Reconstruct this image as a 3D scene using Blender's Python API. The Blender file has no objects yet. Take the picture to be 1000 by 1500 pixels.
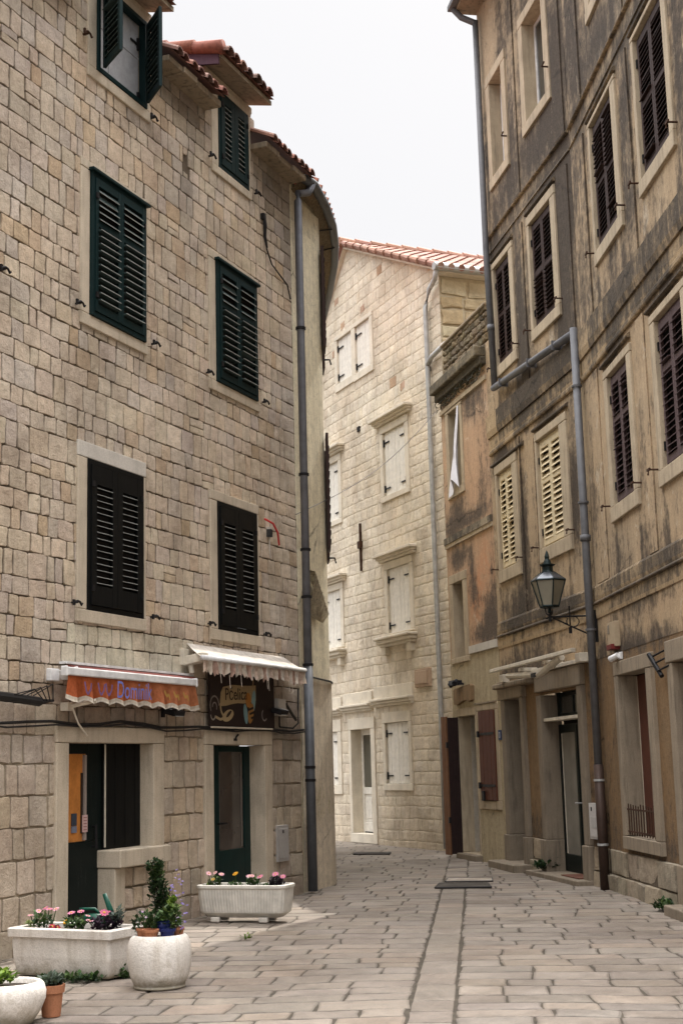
import bpy, math, random
from mathutils import Matrix, Vector, noise
R = math.radians
rng = random.Random(7)
scn = bpy.context.scene
COL = scn.collection

# ------------------------------------------------------------------ helpers
def tag(o, label=None, cat=None, group=None, kind=None):
    if label: o['label'] = label
    if cat: o['category'] = cat
    if group: o['group'] = group
    if kind: o['kind'] = kind
    return o

def empty(name, mat=None, label=None, cat=None, group=None):
    o = bpy.data.objects.new(name, None); COL.objects.link(o)
    o.empty_display_size = 0.2
    if mat is not None: o.matrix_world = mat
    return tag(o, label, cat, group)

def frame(origin, d):
    """local X runs along the wall, local Y runs into it, Z is up"""
    d = Vector((d[0], d[1], 0)).normalized(); up = Vector((0, 0, 1)); y = up.cross(d)
    m = Matrix.Identity(4)
    for i in range(3):
        m[i][0] = d[i]; m[i][1] = y[i]; m[i][2] = up[i]; m[i][3] = origin[i]
    return m

def fbm(x, y, z=0.0, o=3):
    s = 0; a = .5; f = 1.0
    for _ in range(o):
        s += a * noise.noise(Vector((x * f, y * f, z + 7.3 * f))); a *= .5; f *= 2.1
    return s

def jit(c, a, r=rng):
    k = 1 + r.uniform(-a, a)
    return (max(0, c[0] * k * (1 + r.uniform(-a * .25, a * .25))), max(0, c[1] * k), max(0, c[2] * k * (1 + r.uniform(-a * .35, a * .35))))

def lerp3(a, b, t): return tuple(a[i] + (b[i] - a[i]) * t for i in range(3))

class MB:
    def __init__(s): s.v = []; s.f = []; s.m = []; s.c = []
    def poly(s, pts, m=0, c=(1, 1, 1)):
        i = len(s.v); s.v += [tuple(p) for p in pts]; s.f.append(tuple(range(i, i + len(pts)))); s.m.append(m); s.c.append(c)
    def box(s, x0, x1, y0, y1, z0, z1, m=0, c=(1, 1, 1)):
        if x0 > x1: x0, x1 = x1, x0
        if y0 > y1: y0, y1 = y1, y0
        if z0 > z1: z0, z1 = z1, z0
        i = len(s.v)
        s.v += [(x0, y0, z0), (x1, y0, z0), (x1, y1, z0), (x0, y1, z0), (x0, y0, z1), (x1, y0, z1), (x1, y1, z1), (x0, y1, z1)]
        for f in ((0, 3, 2, 1), (4, 5, 6, 7), (0, 1, 5, 4), (1, 2, 6, 5), (2, 3, 7, 6), (3, 0, 4, 7)):
            s.f.append(tuple(i + k for k in f)); s.m.append(m); s.c.append(c)
        return s
    def obox(s, cx, cy, cz, ax, ay, az, m=0, c=(1, 1, 1)):
        """box from centre and three half-axis vectors"""
        i = len(s.v); C = Vector((cx, cy, cz)); ax, ay, az = Vector(ax), Vector(ay), Vector(az)
        for k in ((-1, -1, -1), (1, -1, -1), (1, 1, -1), (-1, 1, -1), (-1, -1, 1), (1, -1, 1), (1, 1, 1), (-1, 1, 1)):
            s.v.append(tuple(C + ax * k[0] + ay * k[1] + az * k[2]))
        for f in ((0, 3, 2, 1), (4, 5, 6, 7), (0, 1, 5, 4), (1, 2, 6, 5), (2, 3, 7, 6), (3, 0, 4, 7)):
            s.f.append(tuple(i + k for k in f)); s.m.append(m); s.c.append(c)
        return s
    def tube(s, pts, r, n=8, m=0, c=(1, 1, 1), cap=True):
        pts = [Vector(p) for p in pts]; rings = []
        rr = r if isinstance(r, (list, tuple)) else [r] * len(pts)
        for k, p in enumerate(pts):
            t = (pts[min(k + 1, len(pts) - 1)] - pts[max(k - 1, 0)]).normalized()
            a = Vector((0, 0, 1)) if abs(t.z) < .9 else Vector((1, 0, 0))
            b1 = t.cross(a).normalized(); b2 = t.cross(b1)
            i = len(s.v)
            for j in range(n):
                q = 2 * math.pi * j / n
                s.v.append(tuple(p + (b1 * math.cos(q) + b2 * math.sin(q)) * rr[k]))
            rings.append(i)
        for k in range(len(pts) - 1):
            a, b = rings[k], rings[k + 1]
            for j in range(n):
                s.f.append((a + j, a + (j + 1) % n, b + (j + 1) % n, b + j)); s.m.append(m); s.c.append(c)
        if cap:
            s.f.append(tuple(rings[0] + j for j in range(n))[::-1]); s.m.append(m); s.c.append(c)
            s.f.append(tuple(rings[-1] + j for j in range(n))); s.m.append(m); s.c.append(c)
        return s
    def lathe(s, prof, cx=0, cy=0, n=24, m=0, c=(1, 1, 1), wob=0):
        rings = []
        for (r, z) in prof:
            i = len(s.v)
            for j in range(n):
                q = 2 * math.pi * j / n
                rr = r * (1 + wob * math.sin(3 * q + z * 9) * .5)
                s.v.append((cx + rr * math.cos(q), cy + rr * math.sin(q), z))
            rings.append(i)
        for k in range(len(prof) - 1):
            a, b = rings[k], rings[k + 1]
            for j in range(n):
                s.f.append((a + j, a + (j + 1) % n, b + (j + 1) % n, b + j)); s.m.append(m); s.c.append(c)
        return s
    def build(s, name, mats, parent=None, mat=None, smooth=False, bevel=0, label=None, col=True):
        me = bpy.data.meshes.new(name); me.from_pydata(s.v, [], s.f)
        if not isinstance(mats, (list, tuple)): mats = [mats]
        for mm in mats: me.materials.append(mm)
        me.polygons.foreach_set('material_index', s.m)
        if col:
            at = me.color_attributes.new('Col', 'FLOAT_COLOR', 'CORNER')
            buf = []
            for f, c in zip(s.f, s.c):
                cc = list(c) + [1.0] * (4 - len(c)); buf += cc * len(f)
            at.data.foreach_set('color', buf)
        if smooth: me.polygons.foreach_set('use_smooth', [True] * len(s.f))
        me.validate(); me.update()
        o = bpy.data.objects.new(name, me); COL.objects.link(o)
        if parent is not None: o.parent = parent
        if mat is not None:
            if parent is not None: o.matrix_local = mat
            else: o.matrix_world = mat
        if bevel:
            b = o.modifiers.new('bevel', 'BEVEL'); b.width = bevel; b.segments = 2; b.limit_method = 'ANGLE'; b.angle_limit = R(50)
        if label: o['label'] = label
        return o

def copy_tree(o, parent=None):
    c = o.copy(); COL.objects.link(c)
    if parent is not None: c.parent = parent
    for ch in list(o.children): copy_tree(ch, c)
    return c

# ------------------------------------------------------------------ materials
class NT:
    def __init__(s, name):
        s.mat = bpy.data.materials.new(name); s.mat.use_nodes = True; s.nt = s.mat.node_tree
        s.bsdf = s.nt.nodes['Principled BSDF']; s.bsdf.inputs['Specular IOR Level'].default_value = .25
        s.tc = s.n('ShaderNodeTexCoord')
    def n(s, t, **kw):
        x = s.nt.nodes.new(t)
        for k, v in kw.items(): setattr(x, k, v)
        return x
    def l(s, a, b): s.nt.links.new(a, b)
    def noise(s, scale, detail=4, rough=.55, vec=None, xyz=None, dist=0):
        v = vec or s.tc.outputs['Object']
        if xyz:
            mp = s.n('ShaderNodeMapping'); mp.inputs['Scale'].default_value = xyz; s.l(v, mp.inputs['Vector']); v = mp.outputs['Vector']
        x = s.n('ShaderNodeTexNoise'); x.inputs['Scale'].default_value = scale; x.inputs['Detail'].default_value = detail
        x.inputs['Roughness'].default_value = rough; x.inputs['Distortion'].default_value = dist; s.l(v, x.inputs['Vector'])
        return x.outputs['Fac']
    def ramp(s, fac, stops):
        x = s.n('ShaderNodeValToRGB'); e = x.color_ramp.elements
        while len(e) < len(stops): e.new(.5)
        for el, (p, c) in zip(e, stops):
            el.position = p; el.color = (c, c, c, 1) if isinstance(c, (int, float)) else (*c, 1)
        s.l(fac, x.inputs['Fac']); return x.outputs['Color']
    def mix(s, fac, a, b, mode='MIX'):
        x = s.n('ShaderNodeMix', data_type='RGBA', blend_type=mode)
        for sock, val in ((x.inputs['Factor'], fac), (x.inputs['A'], a), (x.inputs['B'], b)):
            if isinstance(val, (int, float)):
                if sock.type == 'RGBA': sock.default_value = (val, val, val, 1)
                else: sock.default_value = val
            elif isinstance(val, tuple): sock.default_value = (*val, 1)
            else: s.l(val, sock)
        return x.outputs['Result']
    def math(s, op, a, b=0.0, clamp=False):
        x = s.n('ShaderNodeMath', operation=op); x.use_clamp = clamp
        for i, val in enumerate((a, b)):
            if isinstance(val, (int, float)): x.inputs[i].default_value = val
            else: s.l(val, x.inputs[i])
        return x.outputs[0]
    def attr(s, name='Col'):
        x = s.n('ShaderNodeAttribute'); x.attribute_name = name; return x
    def sep(s, c):
        x = s.n('ShaderNodeSeparateColor'); s.l(c, x.inputs[0]); return x.outputs
    def bump(s, h, strength=.3, dist=.01):
        x = s.n('ShaderNodeBump'); x.inputs['Strength'].default_value = strength; x.inputs['Distance'].default_value = dist
        s.l(h, x.inputs['Height']); s.l(x.outputs['Normal'], s.bsdf.inputs['Normal'])
    def out(s, col, rough=.85):
        if isinstance(col, tuple): s.bsdf.inputs['Base Color'].default_value = (*col, 1)
        else: s.l(col, s.bsdf.inputs['Base Color'])
        if isinstance(rough, (int, float)): s.bsdf.inputs['Roughness'].default_value = rough
        else: s.l(rough, s.bsdf.inputs['Roughness'])
        return s.mat

def m_stone(name, bscale=30, bstr=.55, blotch=.35, streak=0.0, rough=None):
    t = NT(name); a = t.attr()
    n1 = t.noise(2.2, 5); n2 = t.noise(11, 6, .7); n3 = t.noise(70, 4, .7)
    c = t.mix(1.0, a.outputs['Color'], t.ramp(n2, [(.2, 1 - blotch * 1.3), (.55, 1.0), (.85, 1 + blotch * .6)]), 'MULTIPLY')
    c = t.mix(1.0, c, t.ramp(n1, [(.25, (.76, .74, .72)), (.6, (1.04, 1.03, 1.0))]), 'MULTIPLY')
    c = t.mix(1.0, c, t.ramp(n3, [(.28, .62), (.45, 1.0), (1, 1.08)]), 'MULTIPLY')
    c = t.mix(1.0, c, t.ramp(t.noise(.7, 7, .66, dist=.3), [(.33, (.74, .71, .68)), (.52, (1.0, 1.0, 1.0)), (.7, (1.07, 1.06, 1.04))]), 'MULTIPLY')
    if streak:
        st = t.noise(1.0, 4, .6, xyz=(5, 5, .35))
        c = t.mix(t.ramp(st, [(.55, 0.0), (.8, streak)]), c, (.07, .055, .04))
    h = t.math('ADD', t.noise(bscale, 6, .7), t.math('MULTIPLY', t.noise(bscale * .28, 4), 1.2))
    t.bump(h, bstr, .02)
    return t.out(c, t.ramp(n2, [(.3, rough[0]), (.7, rough[1])]) if rough else .9)

def m_dressed(name, base, dark=(.10, .085, .065), amt=.5, bstr=.25, splash=0):
    t = NT(name)
    n1 = t.noise(3.2, 5, .6); n2 = t.noise(1.0, 5, .6, xyz=(14, 14, 1.6)); n3 = t.noise(90, 3, .6)
    c = t.mix(t.ramp(n1, [(.35, 0.0), (.75, 1.0)]), tuple(x * .86 for x in base), tuple(min(1, x * 1.1) for x in base))
    c = t.mix(t.ramp(n2, [(.5, 0.0), (.82, amt)]), c, dark)
    c = t.mix(1.0, c, t.ramp(n3, [(.3, .8), (.55, 1.0)]), 'MULTIPLY')
    if splash:
        sz = t.n('ShaderNodeSeparateXYZ'); t.l(t.tc.outputs['Object'], sz.inputs[0])
        sp = t.math('SUBTRACT', t.math('MULTIPLY', t.noise(13, 7, .7), splash * 2.2), sz.outputs['Z'])
        c = t.mix(t.ramp(sp, [(.0, 0.0), (splash * .9, .8)]), c, (.20, .17, .11))
        c = t.mix(t.ramp(t.noise(5, 8, .75), [(.56, 0.0), (.62, .35)]), c, (.36, .31, .24))
    t.bump(t.math('ADD', t.noise(45, 5, .65), t.math('MULTIPLY', n1, .8)), bstr, .015)
    return t.out(c, .85)

def m_stucco(name, base, alt, grime, patch=(.36, .19, .09), rough_scale=38, bstr=.35, flake=.0):
    """Col.r = grime, Col.g = second tint, Col.b = bare/bright patches"""
    t = NT(name); a = t.sep(t.attr().outputs['Color'])
    nb = t.noise(1.3, 6, .6); nf = t.noise(7, 7, .68); ns = t.noise(1.0, 6, .65, xyz=(9, 9, .55)); nn = t.noise(55, 3, .65)
    ns2 = t.noise(1.0, 5, .7, xyz=(30, 30, 1.1))
    k = t.math('ADD', t.math('MULTIPLY', t.math('SUBTRACT', nb, .5), .9), a[1], True)
    c = t.mix(k, base, alt)
    c = t.mix(1.0, c, t.ramp(nf, [(.25, .74), (.55, 1.0), (.8, 1.14)]), 'MULTIPLY')
    c = t.mix(1.0, c, t.ramp(ns, [(.3, (.80, .78, .75)), (.6, (1.04, 1.03, 1.0))]), 'MULTIPLY')
    pf = t.math('MULTIPLY', a[2], t.ramp(t.noise(5, 6, .7), [(.38, 0.0), (.56, 1.0)]), True)
    c = t.mix(pf, c, patch)
    # grime breaks up through several noises so that its edge is never the edge of the attribute
    nl = t.noise(.75, 7, .62, dist=.4); nst = t.noise(1.0, 6, .7, xyz=(3.2, 3.2, .42))
    g = t.math('ADD', a[0], t.math('MULTIPLY', t.math('SUBTRACT', ns, .5), .9))
    g = t.math('ADD', g, t.math('MULTIPLY', t.math('SUBTRACT', nf, .5), 1.9))
    g = t.math('ADD', g, t.math('MULTIPLY', t.math('SUBTRACT', nl, .5), 1.9))
    g = t.math('ADD', g, t.math('MULTIPLY', t.math('SUBTRACT', nst, .5), 1.3))
    g = t.math('ADD', g, t.math('MULTIPLY', t.math('SUBTRACT', ns2, .5), .6))
    g = t.math('MULTIPLY', t.ramp(g, [(.18, 0.0), (.42, .42), (.62, .78), (.95, 1.0)]), .93)
    fl = t.noise(2.4, 10, .78, dist=.6); fm_ = t.ramp(fl, [(.585, 0.0), (.60, 1.0)])
    c = t.mix(t.math('MULTIPLY', fm_, flake), c, tuple(min(.6, x * 1.12 + .05) for x in alt))
    c = t.mix(g, c, t.mix(t.ramp(t.noise(26, 5, .75), [(.4, 0.0), (.7, 1.0)]), grime, tuple(min(1, x * 2.6) for x in grime)))
    f2 = t.ramp(t.noise(3.4, 10, .8, dist=.5, vec=None, xyz=(1, 1, .6)), [(.60, 0.0), (.615, 1.0)])
    c = t.mix(t.math('MULTIPLY', f2, flake * .55), c, tuple(x * .95 for x in alt))
    c = t.mix(1.0, c, t.ramp(nn, [(.3, .8), (.5, 1.0), (.8, 1.05)]), 'MULTIPLY')
    sp_ = t.noise(90, 4, .8); c = t.mix(1.0, c, t.ramp(t.math('ADD', t.math('MULTIPLY', sp_, .5), t.math('MULTIPLY', t.noise(18, 6, .8), .5)), [(.36, .58), (.47, 1.0), (.62, 1.12)]), 'MULTIPLY')
    vo = t.n('ShaderNodeTexVoronoi', feature='DISTANCE_TO_EDGE'); vo.inputs['Scale'].default_value = .55
    wv = t.n('ShaderNodeMix', data_type='VECTOR'); wv.inputs['Factor'].default_value = .18
    nc = t.n('ShaderNodeTexNoise'); nc.inputs['Scale'].default_value = 3; nc.inputs['Detail'].default_value = 8; t.l(t.tc.outputs['Object'], nc.inputs['Vector'])
    t.l(t.tc.outputs['Object'], wv.inputs['A']); t.l(nc.outputs['Color'], wv.inputs['B']); t.l(wv.outputs['Result'], vo.inputs['Vector'])
    ck = t.math('MULTIPLY', t.ramp(vo.outputs['Distance'], [(.0, 1.0), (.006, 0.0)]), t.ramp(nl, [(.45, 0.0), (.6, .8)]))
    c = t.mix(ck, c, tuple(x * .35 for x in grime))
    h = t.math('ADD', t.noise(rough_scale, 6, .7), t.math('MULTIPLY', nf, 1.5)); h = t.math('SUBTRACT', h, t.math('MULTIPLY', fm_, .8 * flake))
    t.bump(h, bstr, .015)
    return t.out(c, .92)

def m_paint(name, base, wear=(.3, .28, .25), amt=.35, rough=.5, bump=.12, scale=9):
    t = NT(name)
    n = t.noise(scale, 6, .7); n2 = t.noise(1.0, 4, .6, xyz=(40, 40, 2.5))
    c = t.mix(t.ramp(n, [(.3, 0.0), (.7, 1.0)]), tuple(x * .82 for x in base), tuple(min(1, x * 1.15) for x in base))
    c = t.mix(t.ramp(t.math('ADD', t.math('MULTIPLY', n2, .6), t.math('MULTIPLY', t.noise(60, 4, .7), .4)), [(.56, 0.0), (.74, amt)]), c, wear)
    t.bump(n2, bump, .004); t.bsdf.inputs['Specular IOR Level'].default_value = .12
    return t.out(c, rough)

def m_metal(name, base, rough=.45, metallic=.6):
    t = NT(name); n = t.noise(7, 5, .65)
    c = t.mix(t.ramp(n, [(.3, 0.0), (.75, 1.0)]), tuple(x * .75 for x in base), tuple(min(1, x * 1.2) for x in base))
    t.bsdf.inputs['Metallic'].default_value = metallic
    return t.out(c, t.ramp(n, [(.2, rough - .1), (.8, rough + .15)]))

def m_cloth(name, base, rough=.9, var=.25, trans=0):
    t = NT(name); n = t.noise(9, 5, .7)
    c = t.mix(1.0, base, t.ramp(n, [(.25, 1 - var), (.7, 1 + var * .4)]), 'MULTIPLY')
    t.bump(t.noise(140, 2), .1, .003)
    if trans: t.bsdf.inputs['Transmission Weight'].default_value = 0
    return t.out(c, rough)

def m_attr(name, rough=.7, var=.25, spec=.25, bump=.1, trans=0.0):
    t = NT(name); a = t.attr(); n = t.noise(25, 4, .6)
    t.bsdf.inputs['Specular IOR Level'].default_value = spec
    t.bump(n, bump, .01)
    m = t.out(t.mix(1.0, a.outputs['Color'], t.ramp(n, [(.25, 1 - var), (.75, 1 + var * .5)]), 'MULTIPLY'), rough)
    if trans:
        tr = t.n('ShaderNodeBsdfTranslucent'); t.l(t.bsdf.inputs['Base Color'].links[0].from_socket, tr.inputs['Color'])
        mx = t.n('ShaderNodeMixShader'); mx.inputs[0].default_value = trans
        t.l(t.bsdf.outputs[0], mx.inputs[1]); t.l(tr.outputs[0], mx.inputs[2]); t.l(mx.outputs[0], t.nt.nodes['Material Output'].inputs['Surface'])
    return m

def m_glass(name, base, rough=.08, spec=.8):
    t = NT(name); t.bsdf.inputs['Specular IOR Level'].default_value = spec
    n = t.noise(1.6, 3)
    return t.out(t.mix(t.ramp(n, [(.3, 0.0), (.7, 1.0)]), tuple(x * .6 for x in base), base), rough)

STONE = m_stone('limestone_ashlar', 46, .8, .26, .28)
STONE_F = m_stone('pale_limestone', 22, .6, .16, .12)
PAVE = m_stone('worn_paving_stone', 34, .5, .32, rough=(.42, .85))
DRESS = m_dressed('dressed_stone', (.53, .45, .345), amt=.40)
DRESS_GREY = m_dressed('grey_dressed_stone', (.56, .52, .46), amt=.25)
DRESS_F = m_dressed('cream_dressed_stone', (.69, .62, .505), dark=(.36, .25, .14), amt=.25, bstr=.15)
DRESS_R = m_dressed('weathered_frame_stone', (.46, .375, .265), dark=(.08, .062, .045), amt=.65)
DRESS_D = m_dressed('dirty_dressed_stone', (.30, .24, .17), dark=(.04, .033, .025), amt=.9)
DRESS_J = m_dressed('grey_jamb_stone', (.235, .19, .14), dark=(.055, .047, .036), amt=.75)
DRESS_LOW = m_dressed('street_level_stone', (.285, .23, .167), dark=(.055, .048, .037), amt=.75)
EDGE = m_paint('slat_edge_highlight', (.30, .31, .295), amt=.5, rough=.6)  # pale strips along the slat noses, a highlight put into the colour
STUCCO = m_stucco('stained_stucco', (.445, .325, .205), (.375, .305, .215), (.026, .020, .016), flake=.8)
STUCCO_LOW = m_stucco('roughcast_ochre', (.25, .155, .078), (.205, .14, .08), (.045, .036, .028), rough_scale=60, bstr=.8)
ORANGE = m_stucco('orange_stucco', (.50, .33, .215), (.46, .345, .245), (.05, .04, .032), patch=(.52, .25, .13), flake=.6)
YELLOW = m_stucco('yellow_paint_wall', (.43, .36, .24), (.40, .335, .235), (.10, .08, .05), bstr=.15)
PLASTER = m_stucco('cream_plaster', (.78, .71, .53), (.74, .67, .52), (.13, .105, .07), bstr=.18)
GREEN = m_paint('green_shutter_paint', (.0065, .0185, .0195), wear=(.06, .09, .09), amt=.2, rough=.48)
BLACK = m_paint('black_shutter_paint', (.0045, .005, .0052), wear=(.09, .09, .085), amt=.16, rough=.5)
GREYSLAT = m_paint('weathered_slat', (.045, .066, .064), wear=(.26, .28, .27), amt=.45, rough=.6)
BROWN = m_paint('brown_shutter_paint', (.040, .024, .021), wear=(.17, .12, .10), amt=.35, rough=.6)
MAUVE = m_paint('faded_mauve_brown_paint', (.095, .066, .068), wear=(.2, .17, .15), amt=.4, rough=.6)
CREAMP = m_paint('cream_shutter_paint', (.62, .52, .345), wear=(.30, .23, .14), amt=.4, rough=.6)
WHITEP = m_paint('offwhite_shutter_paint', (.70, .66, .585), wear=(.6, .55, .48), amt=.12, rough=.5, bump=.15)
REDBROWN = m_paint('redbrown_door_paint', (.095, .036, .024), wear=(.2, .1, .06), amt=.3, rough=.55)
OAK = m_paint('oak_brown_door', (.17, .082, .042), wear=(.08, .04, .02), amt=.5, rough=.55)
DARKG = m_paint('dark_green_door', (.005, .009, .0085), rough=.4, amt=.1)
IRON = m_metal('black_iron', (.018, .017, .018), .55, .4)
RUST = m_metal('rusty_iron', (.06, .03, .018), .8, .2)
ZINC = m_metal('grey_pipe_metal', (.135, .135, .142), .6, .2)
ZINC_L = m_metal('bright_zinc', (.42, .42, .41), .45, .35)
PIPEBR = m_metal('brown_cast_pipe', (.055, .034, .026), .55, .3)
WHITEM = m_metal('white_coated_metal', (.66, .65, .64), .45, .0)
CREAMM = m_metal('cream_coated_metal', (.60, .54, .44), .5, .0)
GLASS = m_glass('dark_window_glass', (.05, .052, .05))
GLASS_G = m_glass('curtained_glass', (.25, .235, .2), .2, .5)
GLASS_D = m_glass('shop_door_glass', (.075, .062, .055), .08, .7)
DARK = NT('dark_interior').out((.012, .011, .010), .9)
AMBER = m_cloth('amber_interior', (.52, .20, .045), var=.35)
WHITEC = m_cloth('white_curtain', (.80, .80, .86), var=.1)
CABLE = NT('black_cable').out((.015, .014, .014), .5)
TILE = m_attr('clay_tile', .8, .35)
POTW = m_dressed('white_cement_pot', (.66, .61, .55), dark=(.32, .26, .19), amt=.6, bstr=.45, splash=.10)
TERRA = m_dressed('terracotta_pot', (.36, .15, .075), dark=(.2, .10, .06), amt=.5, bstr=.15)
SOIL = NT('potting_soil').out((.03, .02, .014), .95)
BLUEP = m_metal('blue_glazed_pot', (.012, .018, .085), .25, .0)
LEAF = m_attr('leaf', .55, .3, .35, trans=.25)
PETAL = m_attr('petal', .6, .15, .2, trans=.2)
PLAIN = m_attr('painted_parts', .6, .12)
SOOT = m_attr('soot', .9, .2)

# ------------------------------------------------------------------ frames of the facades
FR_L = frame((-.625, 19.242, 0), (.3816, .9243))
FR_R2 = frame((2.514, 23.304, 0), (.1719, -.9851))
FR_R1 = frame((3.322, 18.676, 0), (.055, -.9985))
FR_R3 = frame((2.514, 23.304, 0), (.2274, -.9738))
FR_F = frame((1.792, 27.812, 0), (.3877, -.9218))

# ------------------------------------------------------------------ wall builders
def rect_minus(r, holes, minw=.05):
    out = [r]
    for h in holes:
        nxt = []
        for (a, b, c, d) in out:
            if h[1] <= a or h[0] >= b or h[3] <= c or h[2] >= d: nxt.append((a, b, c, d)); continue
            if h[0] > a: nxt.append((a, h[0], c, d))
            if h[1] < b: nxt.append((h[1], b, c, d))
            x0, x1 = max(a, h[0]), min(b, h[1])
            if h[2] > c: nxt.append((x0, x1, c, h[2]))
            if h[3] < d: nxt.append((x0, x1, h[3], d))
        out = [q for q in nxt if q[1] - q[0] > minw and q[3] - q[2] > minw]
    return out

def clip_half(poly, f):
    out = []
    for i in range(len(poly)):
        p, q = poly[i], poly[(i + 1) % len(poly)]; fp, fq = f(p), f(q)
        if fp >= 0: out.append(p)
        if fp * fq < 0:
            t = fp / (fp - fq); out.append((p[0] + (q[0] - p[0]) * t, p[1] + (q[1] - p[1]) * t))
    return out

def add_stone(mb, a, b, c, d, r, gap, proud, col, jitter, P, clips=(), pillow=.006, slope=.012, rim_dark=.74, kmax=.014, vjoint=.0, hjoint=.0):
    """one block: irregular outline, bevelled rim, slightly pillowed face; P maps (u, depth, v) to a point"""
    g = gap * .5; gu = g + vjoint * r.random(); gv = g + hjoint * r.random(); w, h = b - a - 2 * gu, d - c - 2 * gv
    if w < .025 or h < .025: return
    k = min(kmax, w * .12, h * .12) * r.uniform(.4, 1.2)
    J = lambda s=1: r.uniform(-jitter, jitter) * s
    A, B, Cc, D = a + gu, b - gu, c + gv, d - gv
    pts = [(A + k, Cc), ((A + B) / 2, Cc + J(.5)), (B - k, Cc), (B, Cc + k), (B + J(.5), (Cc + D) / 2), (B, D - k), (B - k, D), ((A + B) / 2, D + J(.5)), (A + k, D), (A, D - k), (A + J(.5), (Cc + D) / 2), (A, Cc + k)]
    sk = [J(1.0) for _ in range(4)]
    def warp(p):
        s = (p[0] - A) / w; t = (p[1] - Cc) / h
        return (p[0] + sk[0] * (t - .5) + J(.25), p[1] + sk[1] * (s - .5) + J(.25))
    pts = [warp(p) for p in pts]
    for f in clips: 
        pts = clip_half(pts, f)
        if len(pts) < 3: return
    cx = sum(p[0] for p in pts) / len(pts); cy = sum(p[1] for p in pts) / len(pts)
    pr = proud * r.uniform(.3, 1.3); tu, tv = r.uniform(-.5, .5) * proud, r.uniform(-.5, .5) * proud
    n = len(pts); i0 = len(mb.v)
    mn = min(w, h)
    rim = min(slope, mn * .12); ins = min(.05, mn * .25)
    def sh(p, dd):
        L = math.hypot(p[0] - cx, p[1] - cy) or 1; t = max(0, 1 - dd / L * 1.0)
        return (cx + (p[0] - cx) * t, cy + (p[1] - cy) * t)
    for p in pts: mb.v.append(P(p[0], .018, p[1]))
    for p in pts:
        q = sh(p, rim * .25); mb.v.append(P(q[0], .004 - pr * .3, q[1]))
    for p in pts:
        q = sh(p, rim); mb.v.append(P(q[0], -pr - tu * (q[0] - cx) / w - tv * (q[1] - cy) / h, q[1]))
    for p in pts:
        q = sh(p, rim + ins); mb.v.append(P(q[0], -pr - pillow * r.uniform(.2, 1.5) - tu * (q[0] - cx) / w - tv * (q[1] - cy) / h, q[1]))
    for ring in range(3):
        o = i0 + ring * n
        for j in range(n):
            j2 = (j + 1) % n
            mb.f.append((o + j, o + j2, o + n + j2, o + n + j)); mb.m.append(0)
            mb.c.append(tuple(x * (rim_dark if ring == 0 else (1 + rim_dark) / 2 + .03 if ring == 1 else 1) for x in col))
    o = i0 + 3 * n
    mb.f.append(tuple(o + j for j in range(n))); mb.m.append(0); mb.c.append(col)

def grid_wall(mb, u0, u1, v0, v1, holes, step, fcol, y=0.0, wav=0.0, top=None, m=0):
    """a plaster skin with real openings, vertices close enough together to carry stains as an attribute"""
    def lines(a, b, cuts):
        cs = sorted(set([a, b] + [c for c in cuts if a < c < b])); out = []
        for p, q in zip(cs, cs[1:]):
            k = max(1, int(math.ceil((q - p) / step)))
            out += [p + (q - p) * i / k for i in range(k)]
        return out + [b]
    us = lines(u0, u1, [h[0] for h in holes] + [h[1] for h in holes]); vs = lines(v0, v1, [h[2] for h in holes] + [h[3] for h in holes])
    idx = {}
    def vert(i, j):
        if (i, j) not in idx:
            u, v = us[i], vs[j]; vv = v
            if top: vv = min(v, top(u))
            idx[(i, j)] = len(mb.v); mb.v.append((u, y + (wav * fbm(u * .9, v * .9, 3.1) if wav else 0), vv))
        return idx[(i, j)]
    for i in range(len(us) - 1):
        for j in range(len(vs) - 1):
            cu, cv = (us[i] + us[i + 1]) / 2, (vs[j] + vs[j + 1]) / 2
            if any(h[0] < cu < h[1] and h[2] < cv < h[3] for h in holes): continue
            if top and vs[j] >= top(us[i]) and vs[j] >= top(us[i + 1]): continue
            mb.f.append((vert(i, j), vert(i + 1, j), vert(i + 1, j + 1), vert(i, j + 1))); mb.m.append(m); mb.c.append(fcol(cu, cv))

def smooth_col(o):
    """average the per-face colours at the vertices so stains have no blocky edges"""
    me = o.data; at = me.color_attributes['Col']; n = len(me.vertices); acc = [[0, 0, 0, 0] for _ in range(n)]
    for p in me.polygons:
        for li in p.loop_indices:
            c = at.data[li].color; a = acc[me.loops[li].vertex_index]
            a[0] += c[0]; a[1] += c[1]; a[2] += c[2]; a[3] += 1
    buf = []
    for l in me.loops:
        a = acc[l.vertex_index]; k = max(1, a[3]); buf += [a[0] / k, a[1] / k, a[2] / k, 1]
    at.data.foreach_set('color', buf)

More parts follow.
